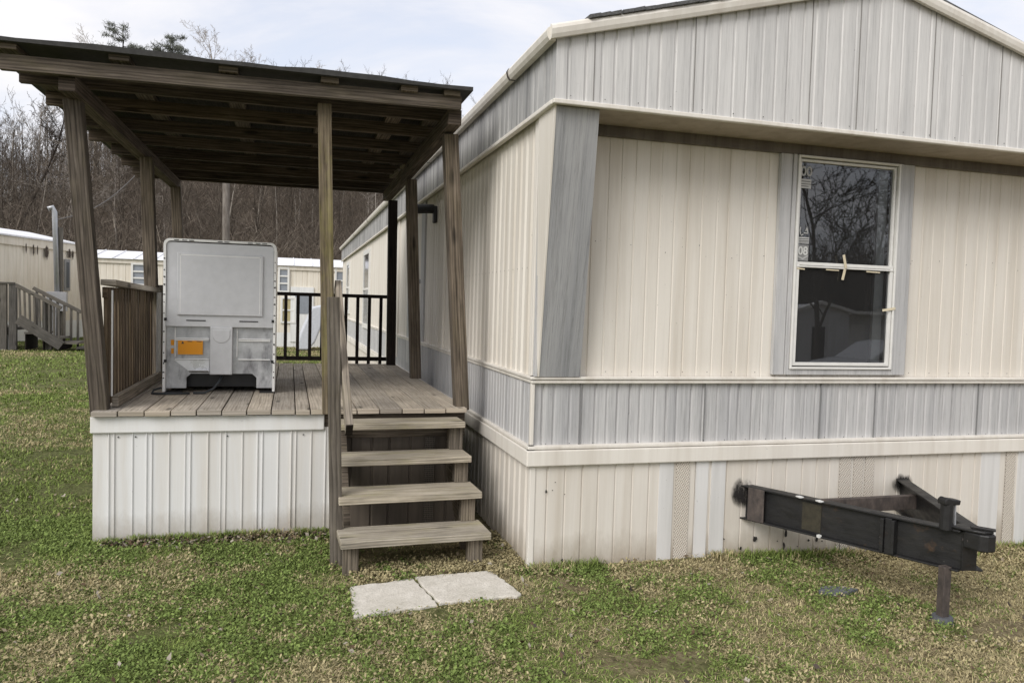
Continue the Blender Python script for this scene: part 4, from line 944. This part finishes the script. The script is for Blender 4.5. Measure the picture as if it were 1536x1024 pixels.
# ------------------------------------------------------------------ trees
def tree_segs(seed,hgt,spread=.5,levels=4,nb=(7,5,4,3),r0=None,up=.35,trunkfrac=.92,bare=.3,wig=1.):
    q=random.Random(seed);S=[];r0=r0 or hgt*.014
    def grow(p,d,L,r,lv,nseg):
        pts=[p];dirs=[d]
        for k in range(nseg):
            d=(d+Vector((q.gauss(0,.09)*wig,q.gauss(0,.09)*wig,q.gauss(0,.07)*wig))*(1+.5*lv)+Vector((0,0,.05*up*(lv>0)))).normalized()
            p2=p+d*(L/nseg);ra=r*(1-.8*k/nseg);rb=r*(1-.8*(k+1)/nseg)
            S.append((tuple(p),tuple(p2),ra,rb,lv));p=p2;pts.append(p);dirs.append(d)
        if lv<levels:
            m=nb[min(lv,len(nb)-1)]
            for j in range(m):
                t=(bare if lv==0 else .15)+(1-(bare if lv==0 else .15))*(j+q.random())/m;t=min(t,.999)
                i=int(t*nseg);fr=t*nseg-i;b0=pts[i].lerp(pts[i+1],fr);dd=dirs[i]
                perp=Vector((q.gauss(0,1),q.gauss(0,1),q.gauss(0,1)*.4+.1));perp=(perp-dd*perp.dot(dd)).normalized()
                ang=q.uniform(.5,1.05) if lv<2 else q.uniform(.4,1.2)
                nd=(dd*math.cos(ang)+perp*math.sin(ang)+Vector((0,0,up*.35))).normalized()
                LL=L*(spread if lv==0 else .5)*q.uniform(.6,1.1)*(1-.45*t if lv==0 else 1)
                grow(b0,nd,LL,r*(1-.8*t)*q.uniform(.42,.62),lv+1,max(2,nseg-2))
    grow(Vector((0,0,0)),Vector((q.gauss(0,.04),q.gauss(0,.04),1)).normalized(),hgt*trunkfrac,r0,0,6)
    return S
def segs_np(S,k=3,rmin=.0):
    P0=np.array([s[0] for s in S]);P1=np.array([s[1] for s in S]);R0=np.maximum(np.array([s[2] for s in S]),rmin);R1=np.maximum(np.array([s[3] for s in S]),rmin*.7)
    D=P1-P0;D/=np.linalg.norm(D,axis=1)[:,None]+1e-9
    A=np.cross(D,np.array([.31,.17,.93]));A/=np.linalg.norm(A,axis=1)[:,None]+1e-9;B=np.cross(D,A)
    rings=[]
    for q in range(k):
        c,s=math.cos(2*math.pi*q/k),math.sin(2*math.pi*q/k);rings.append((A*c+B*s))
    V=np.stack([P0+r*R0[:,None] for r in rings]+[P1+r*R1[:,None] for r in rings],1)
    n=len(S);i=np.arange(n)[:,None]*2*k
    F=np.concatenate([i+np.array([q,(q+1)%k,k+(q+1)%k,k+q]) for q in range(k)],1).reshape(-1,4)
    return V.reshape(-1,3),F,np.array([s[4] for s in S])
def bare_tree(name,loc,h,seed,label,m,group=None,spread=.5,nb=(9,6,4,3),rmin=.012,rot=0,r0=None,bare=.3,levels=4):
    S=tree_segs(seed,h,spread,levels,nb,r0,bare=bare)
    t=thing(name,loc,label,'tree',group)
    tr=[s for s in S if s[4]<=1];tw=[s for s in S if s[4]>1]
    for nm,SS,k in (('trunk',tr,6),('crown',tw,3)):
        V,F,_=segs_np(SS,k,rmin);c,s=math.cos(rot),math.sin(rot);V=np.stack([V[:,0]*c-V[:,1]*s,V[:,0]*s+V[:,1]*c,V[:,2]],-1)
        o=npmesh(nm,V,F,m,None,t)
    return t
def hloc(px,Y):
    d=Rm@np.array([(px-768)/f,0.2,-1.]);x=d[0]*Y/d[1];return (x,Y,float(hz(x,Y))-.2)
# skyline trees
def pine(px,Y,ztop,label,seed):
    x,y,z0=hloc(px,Y);h=ztop-z0;t=thing('pine_tree',(x,y,z0),label,'tree')
    q=random.Random(seed);b=MB();b.tube([(x,y,z0),(x+.1,y,z0+h*.5),(x,y,z0+h)],[.22,.15,.04],7);b.build('trunk',BK_DARK,t)
    V=[];S=[]
    for k in range(30):
        tt=q.uniform(.5,1.);z=h*tt;a=q.uniform(0,6.28);L=(1.2-tt)*h*.42*q.uniform(.5,1.1)+.3;e=Vector((math.cos(a)*L,math.sin(a)*L,z+L*q.uniform(.05,.45)))
        S.append(((0,0,z),tuple(e),.05,.02,1))
        for c in range(5):
            cc=Vector((0,0,z)).lerp(e,q.uniform(.45,1.05))
            for j in range(26):
                d=Vector((q.gauss(0,1),q.gauss(0,1),q.gauss(0,.7)+.3)).normalized()*q.uniform(.25,.55);w=d.orthogonal().normalized()*.028
                o=cc+Vector((q.gauss(0,.22),q.gauss(0,.22),q.gauss(0,.1)));V+= [o-w,o+w,o+d+w*.3,o+d-w*.3]
    v,fq,_=segs_np(S,3);npmesh('branch',v,fq,BK_DARK,None,t)
    V=np.array([tuple(p) for p in V]);npmesh('crown',V,np.arange(len(V)).reshape(-1,4),NEEDLE,None,t)
def zt(px,py,Y): return onY(px,py,Y)[2]
pine(183,100,zt(181,38,100),'dark pine tree with layered boughs on the skyline, left of the two','p1')
pine(257,101,zt(255,58,101),'smaller round-headed pine tree on the skyline right of the taller pine','p2')
for i,(px,py,Y,sd,lab) in enumerate(((335,60,98,5,'bare pale tree whose twigs show beside the utility pole top'),(452,86,102,8,'bare twiggy tree top showing above the middle of the porch roof'),(385,86,104,12,'faint bare tree top just right of the utility pole'),(490,102,104,15,'lowest bare tree top above the porch roof, rightmost on the skyline'),(142,62,103,18,'thin bare tree top just left of the dark pine'))):
    l=hloc(px,Y);bare_tree('bare_tree',l,zt(px,py,Y)-l[2],sd,lab,BK_TAN,'bare trees on the wooded hill',.36,(11,7,5,3),.012,bare=.5)
PAL=[(52,118,74,21,'tall bare grey tree with forked limbs left of the porch corner post'),(18,92,66,22,'tall dark bare tree at the left edge of the picture'),(100,176,60,23,'slim pale trunked tree directly left of the leaning corner post'),(68,190,56,24,'slender whitish trunk standing low on the wooded slope'),(176,232,62,25,'pale thin tree seen through the gap between the first two porch posts'),(212,180,70,28,'dark forked tree behind the second porch post'),(243,260,58,26,'pale thin tree between the second and third porch posts'),(548,268,62,27,'pale bare tree showing above the far end of the cream home')]
for px,py,Y,sd,lab in PAL:
    l=hloc(px,Y);bare_tree('bare_tree',l,zt(px,py,Y)-l[2],sd,lab,BK_PALE if sd not in (22,28) else BK_DARK,'bare trees on the wooded hill',.36,(9,6,4,3),.014,r0=.085 if sd!=22 else .12,bare=.35)
# mass of woodland on the hill
Vs=[];Fs=[];Cs=[];off=0
vari=[]
for s in range(9):
    S=tree_segs(100+s,1.,.34,3,(9,5,4),.009,bare=.3,up=.8,wig=.5);v,fq,lv=segs_np(S,3,.0011);vari.append((v,fq,np.repeat(lv,6)))
NTR=1000;tx=rng.uniform(-75,55,NTR);ty=42+rng.random(NTR)**.8*70
ok=(tx>-75*(ty/60)-6)&(tx<.2*ty+25);tx,ty=tx[ok],ty[ok]
for x,y in zip(tx,ty):
    v,fq,lv=vari[rng.integers(0,9)];h=rng.uniform(6,10.5)*(1.1 if y>90 else 1);a=rng.uniform(0,6.28);c,s=math.cos(a),math.sin(a)
    w=v*np.array([h,h,h]);w=np.stack([w[:,0]*c-w[:,1]*s+x,w[:,0]*s+w[:,1]*c+y,w[:,2]+float(hz(x,y))-.2],-1)
    pale=rng.random();base=np.array([.3,.27,.235]) if pale>.84 else np.array([.085,.07,.056]) if pale>.3 else np.array([.13,.11,.09]);tw=np.array([.112,.094,.077])*rng.uniform(.75,1.2)
    cc=np.where((lv<=0)[:,None],base,tw);Vs.append(w);Fs.append(fq+off);Cs.append(cc);off+=len(w)
V=np.concatenate(Vs);F=np.concatenate(Fs);c=np.concatenate(Cs)
# brushy undergrowth twigs
NB=300000;bx=rng.uniform(-80,45,NB);by=41+rng.random(NB)*72;bz=hz(bx,by)+rng.random(NB)**1.6*4.5
d=rng.normal(0,1,(NB,3));d[:,2]=np.abs(d[:,2])+.4;d/=np.linalg.norm(d,axis=1)[:,None];d*=rng.uniform(.5,1.7,(NB,1));w=np.cross(d,rng.normal(0,1,(NB,3)));w/=np.linalg.norm(w,axis=1)[:,None];w*=rng.uniform(.007,.017,(NB,1))
P=np.stack([bx,by,bz],-1);v2=np.stack([P-w,P+w,P+d+w*.3,P+d-w*.3],1).reshape(-1,3);c2=np.array([.115,.096,.078])*rng.uniform(.45,1.7,(NB,1));c2=np.where(rng.random((NB,1))>.97,np.array([.3,.26,.21]),c2)
F=np.concatenate([F,np.arange(NB*4).reshape(-1,4)+len(V)]);V=np.concatenate([V,v2]);c=np.concatenate([c,np.repeat(c2,4,0)])
wd=npmesh('woodland',V,F,BARKM,c);wd['kind']='stuff';wd['label']='leafless brown woodland covering the hillside'
# ------------------------------------------------------------------ behind the camera: what the window reflects
def mir(px,py,d):
    a=onY(px,py,4.37);k=(d+8.74)/4.37;return (a[0]*k,-d,H+(a[2]-H)*k)
Vs=[];Fs=[];off=0
for k in range(46):
    px=rng.uniform(1165,1385);d_=rng.uniform(44,60);p=mir(px,400,d_);v,fq,lv=vari[rng.integers(0,9)];h=rng.uniform(8,11.5)
    w=v*h+np.array([p[0],p[1],float(gz(p[0],p[1]))]);Vs.append(w);Fs.append(fq+off);off+=len(w)
NB=14000;qx=rng.uniform(1150,1400,NB);dd2=rng.uniform(46,62,NB);kx=(dd2+8.74)/4.37;X0=(3.1+(qx-1195)*.0054)*kx;Z0=-1.2+rng.random(NB)**1.2*7.5
dv=rng.normal(0,.8,(NB,3));w=rng.normal(0,.06,(NB,3));P=np.stack([X0,-dd2,Z0],-1);v2=np.stack([P-w,P+w,P+dv+w*.3,P+dv-w*.3],1).reshape(-1,3)
V=np.concatenate(Vs);F=np.concatenate(Fs+[]);F=np.concatenate([F,np.arange(NB*4).reshape(-1,4)+len(V)]);V=np.concatenate([V,v2])
wd=npmesh('woodland',V,F,BARKM,np.tile(np.array([.06,.05,.04]),(len(V),1)));wd['kind']='stuff';wd['label']='bare woods reflected in the front window'
p=mir(1226,500,24);bare_tree('bare_tree',(p[0],p[1],float(gz(p[0],p[1]))-.1),16,91,'large dark many-branched bare tree reflected in the upper window pane',BK_DARK,None,.5,(15,7,5,3),.018,r0=.15,bare=.1)
p=mir(1290,500,30);bare_tree('bare_tree',(p[0],p[1],float(gz(p[0],p[1]))-.1),11,79,'slimmer dark bare tree reflected right of the large one in the pane',BK_DARK,None,.6,(10,7,4,3),.02,r0=.13,bare=.2)
rf=thing('reflected_house',(26.5,-26,-1.1),'low white house with a gabled porch reflected in the lower window pane','house')
pk=mir(1229,453,26);el=mir(1178,470,26);er=mir(1278,468,26);yz=-26
b=MB();b.prism([(el[0]+.2,yz,-1.2),(er[0]-.2,yz,-1.2),(er[0]-.2,yz,er[2]),(pk[0],yz,pk[2]-.12),(el[0]+.2,yz,el[2])],(0,-4,0));b.prism([(er[0]-.2,yz-1,-1.2),(er[0]+7,yz-1,-1.2),(er[0]+7,yz-1,er[2]-.1),(er[0]-.2,yz-1,er[2]-.1)],(0,-3,0));b.build('wall',siding('reflected wall',(.62,.63,.66),(.5,.5,.5)),rf)
b=MB();b.bar((el[0],yz+.1,el[2]),(pk[0],yz+.1,pk[2]),.3,.16,(0,1,0));b.bar((pk[0],yz+.1,pk[2]),(er[0],yz+.1,er[2]),.3,.16,(0,1,0));b.box(er[0],er[0]+7,yz-1,yz+.1,er[2]-.1,er[2]+.06);b.build('roof_trim',S_NW,rf)
b=MB();b.box(pk[0]-.4,pk[0]+.4,yz+.02,yz+.03,-1.1,.95,ax='z');b.build('door',DARK,rf)
b=MB();b.box(er[0]+.3,er[0]+1.7,yz-.98,yz-.97,-1,1.1,ax='z');b.box(er[0]+2.0,er[0]+3.4,yz-.98,yz-.97,-1,1.1,ax='z');b.build('white_panel',S_NW,rf)
# parked car
cl=mir(1228,540,10);CX=cl[0]+.1;CG=float(gz(CX+2,-10))
car=thing('parked_car',(CX+2.1,-10,CG),'light silver hatchback car reflected low in the window','car')
def cp(L): return [(CX+a,-9.15,CG+h) for a,h in L]
b=MB();b.prism(cp([(0,.3),(.02,.62),(.25,.82),(.95,.93),(3.9,.93),(4.2,.85),(4.25,.45),(4.2,.28),(3.7,.25),(3.62,.5),(3.4,.62),(3.15,.5),(3.05,.25),(1.2,.25),(1.12,.5),(.9,.62),(.65,.5),(.58,.25)]),(0,-1.7,0));bd=b.build('body',flat('silver car paint',(.42,.43,.45),.3,.3,.05),car,.05)
b=MB();b.prism([(CX+a,-9.25,CG+h) for a,h in ((.95,.93),(1.75,1.4),(2.2,1.47),(3.3,1.45),(3.95,.93))],(0,-1.5,0));b.build('cabin',flat('silver car paint 2',(.42,.43,.45),.3,.3,.05),car,.04)
b=MB();b.prism([(CX+a,-9.235,CG+h) for a,h in ((1.2,.95),(1.82,1.35),(2.35,1.38),(2.35,.95))],(0,.01,0));b.prism([(CX+a,-9.235,CG+h) for a,h in ((2.45,.95),(2.45,1.38),(3.2,1.37),(3.7,.95))],(0,.01,0));b.build('side_window',flat('car glass',(.03,.03,.035),.05),car)
for a in (.9,3.35):
    b=MB();b.tube([(CX+a,-9.12,CG+.32),(CX+a,-9.32,CG+.32)],.31,20);wh=b.build('wheel',RUBBER,car);b=MB();b.tube([(CX+a,-9.11,CG+.32),(CX+a,-9.119,CG+.32)],.19,14);b.build('rim',GALV,wh)
# ------------------------------------------------------------------ light and sky
SE,SAZ=math.radians(38),math.radians(230)   # azimuth clockwise from +Y
sd=Vector((math.sin(SAZ)*math.cos(SE),math.cos(SAZ)*math.cos(SE),math.sin(SE)))
sl=bpy.data.lights.new('sun','SUN');sl.energy=1.35;sl.angle=math.radians(32);sl.color=(1,.975,.94)
so=bpy.data.objects.new('sun',sl);COL.objects.link(so);so.rotation_euler=sd.to_track_quat('Z','Y').to_euler();so.location=(0,-5,20)
wl=bpy.data.worlds.new('World');sc.world=wl;wl.use_nodes=True;t=NT(wl.node_tree);bg=wl.node_tree.nodes['Background']
sky=t.n('ShaderNodeTexSky',sky_type='NISHITA',sun_disc=False,sun_elevation=SE,sun_rotation=SAZ,air_density=1.,dust_density=2.)
g_=C(t,'Generated')
sp=t.n('ShaderNodeSeparateXYZ',{'Vector':g_}).outputs
zz_=t.math('ADD',t.math('MAXIMUM',sp[2],0.),.22)
pv=t.n('ShaderNodeCombineXYZ',{'X':t.math('DIVIDE',sp[0],zz_),'Y':t.math('DIVIDE',sp[1],zz_)}).outputs[0]
cn=t.noise(t.mp(pv,(1.,1.5,1),(3.1,.4,0),(0,0,.5)),1.25,7,.6,.35)
cm=t.ramp(cn,[(.3,.7),(.48,.92),(.62,1.)])
cl_=t.mix(t.ramp(cn,[(.35,0.),(.65,1.)]),(3.9,3.93,4.22),(4.6,4.52,4.56))
fin=t.mix(cm,sky.outputs[0],cl_)
t.l(fin,bg.inputs['Color']);bg.inputs['Strength'].default_value=.122
sc.view_settings.view_transform='Standard';sc.view_settings.look='None';sc.view_settings.exposure=0.9;sc.view_settings.gamma=1
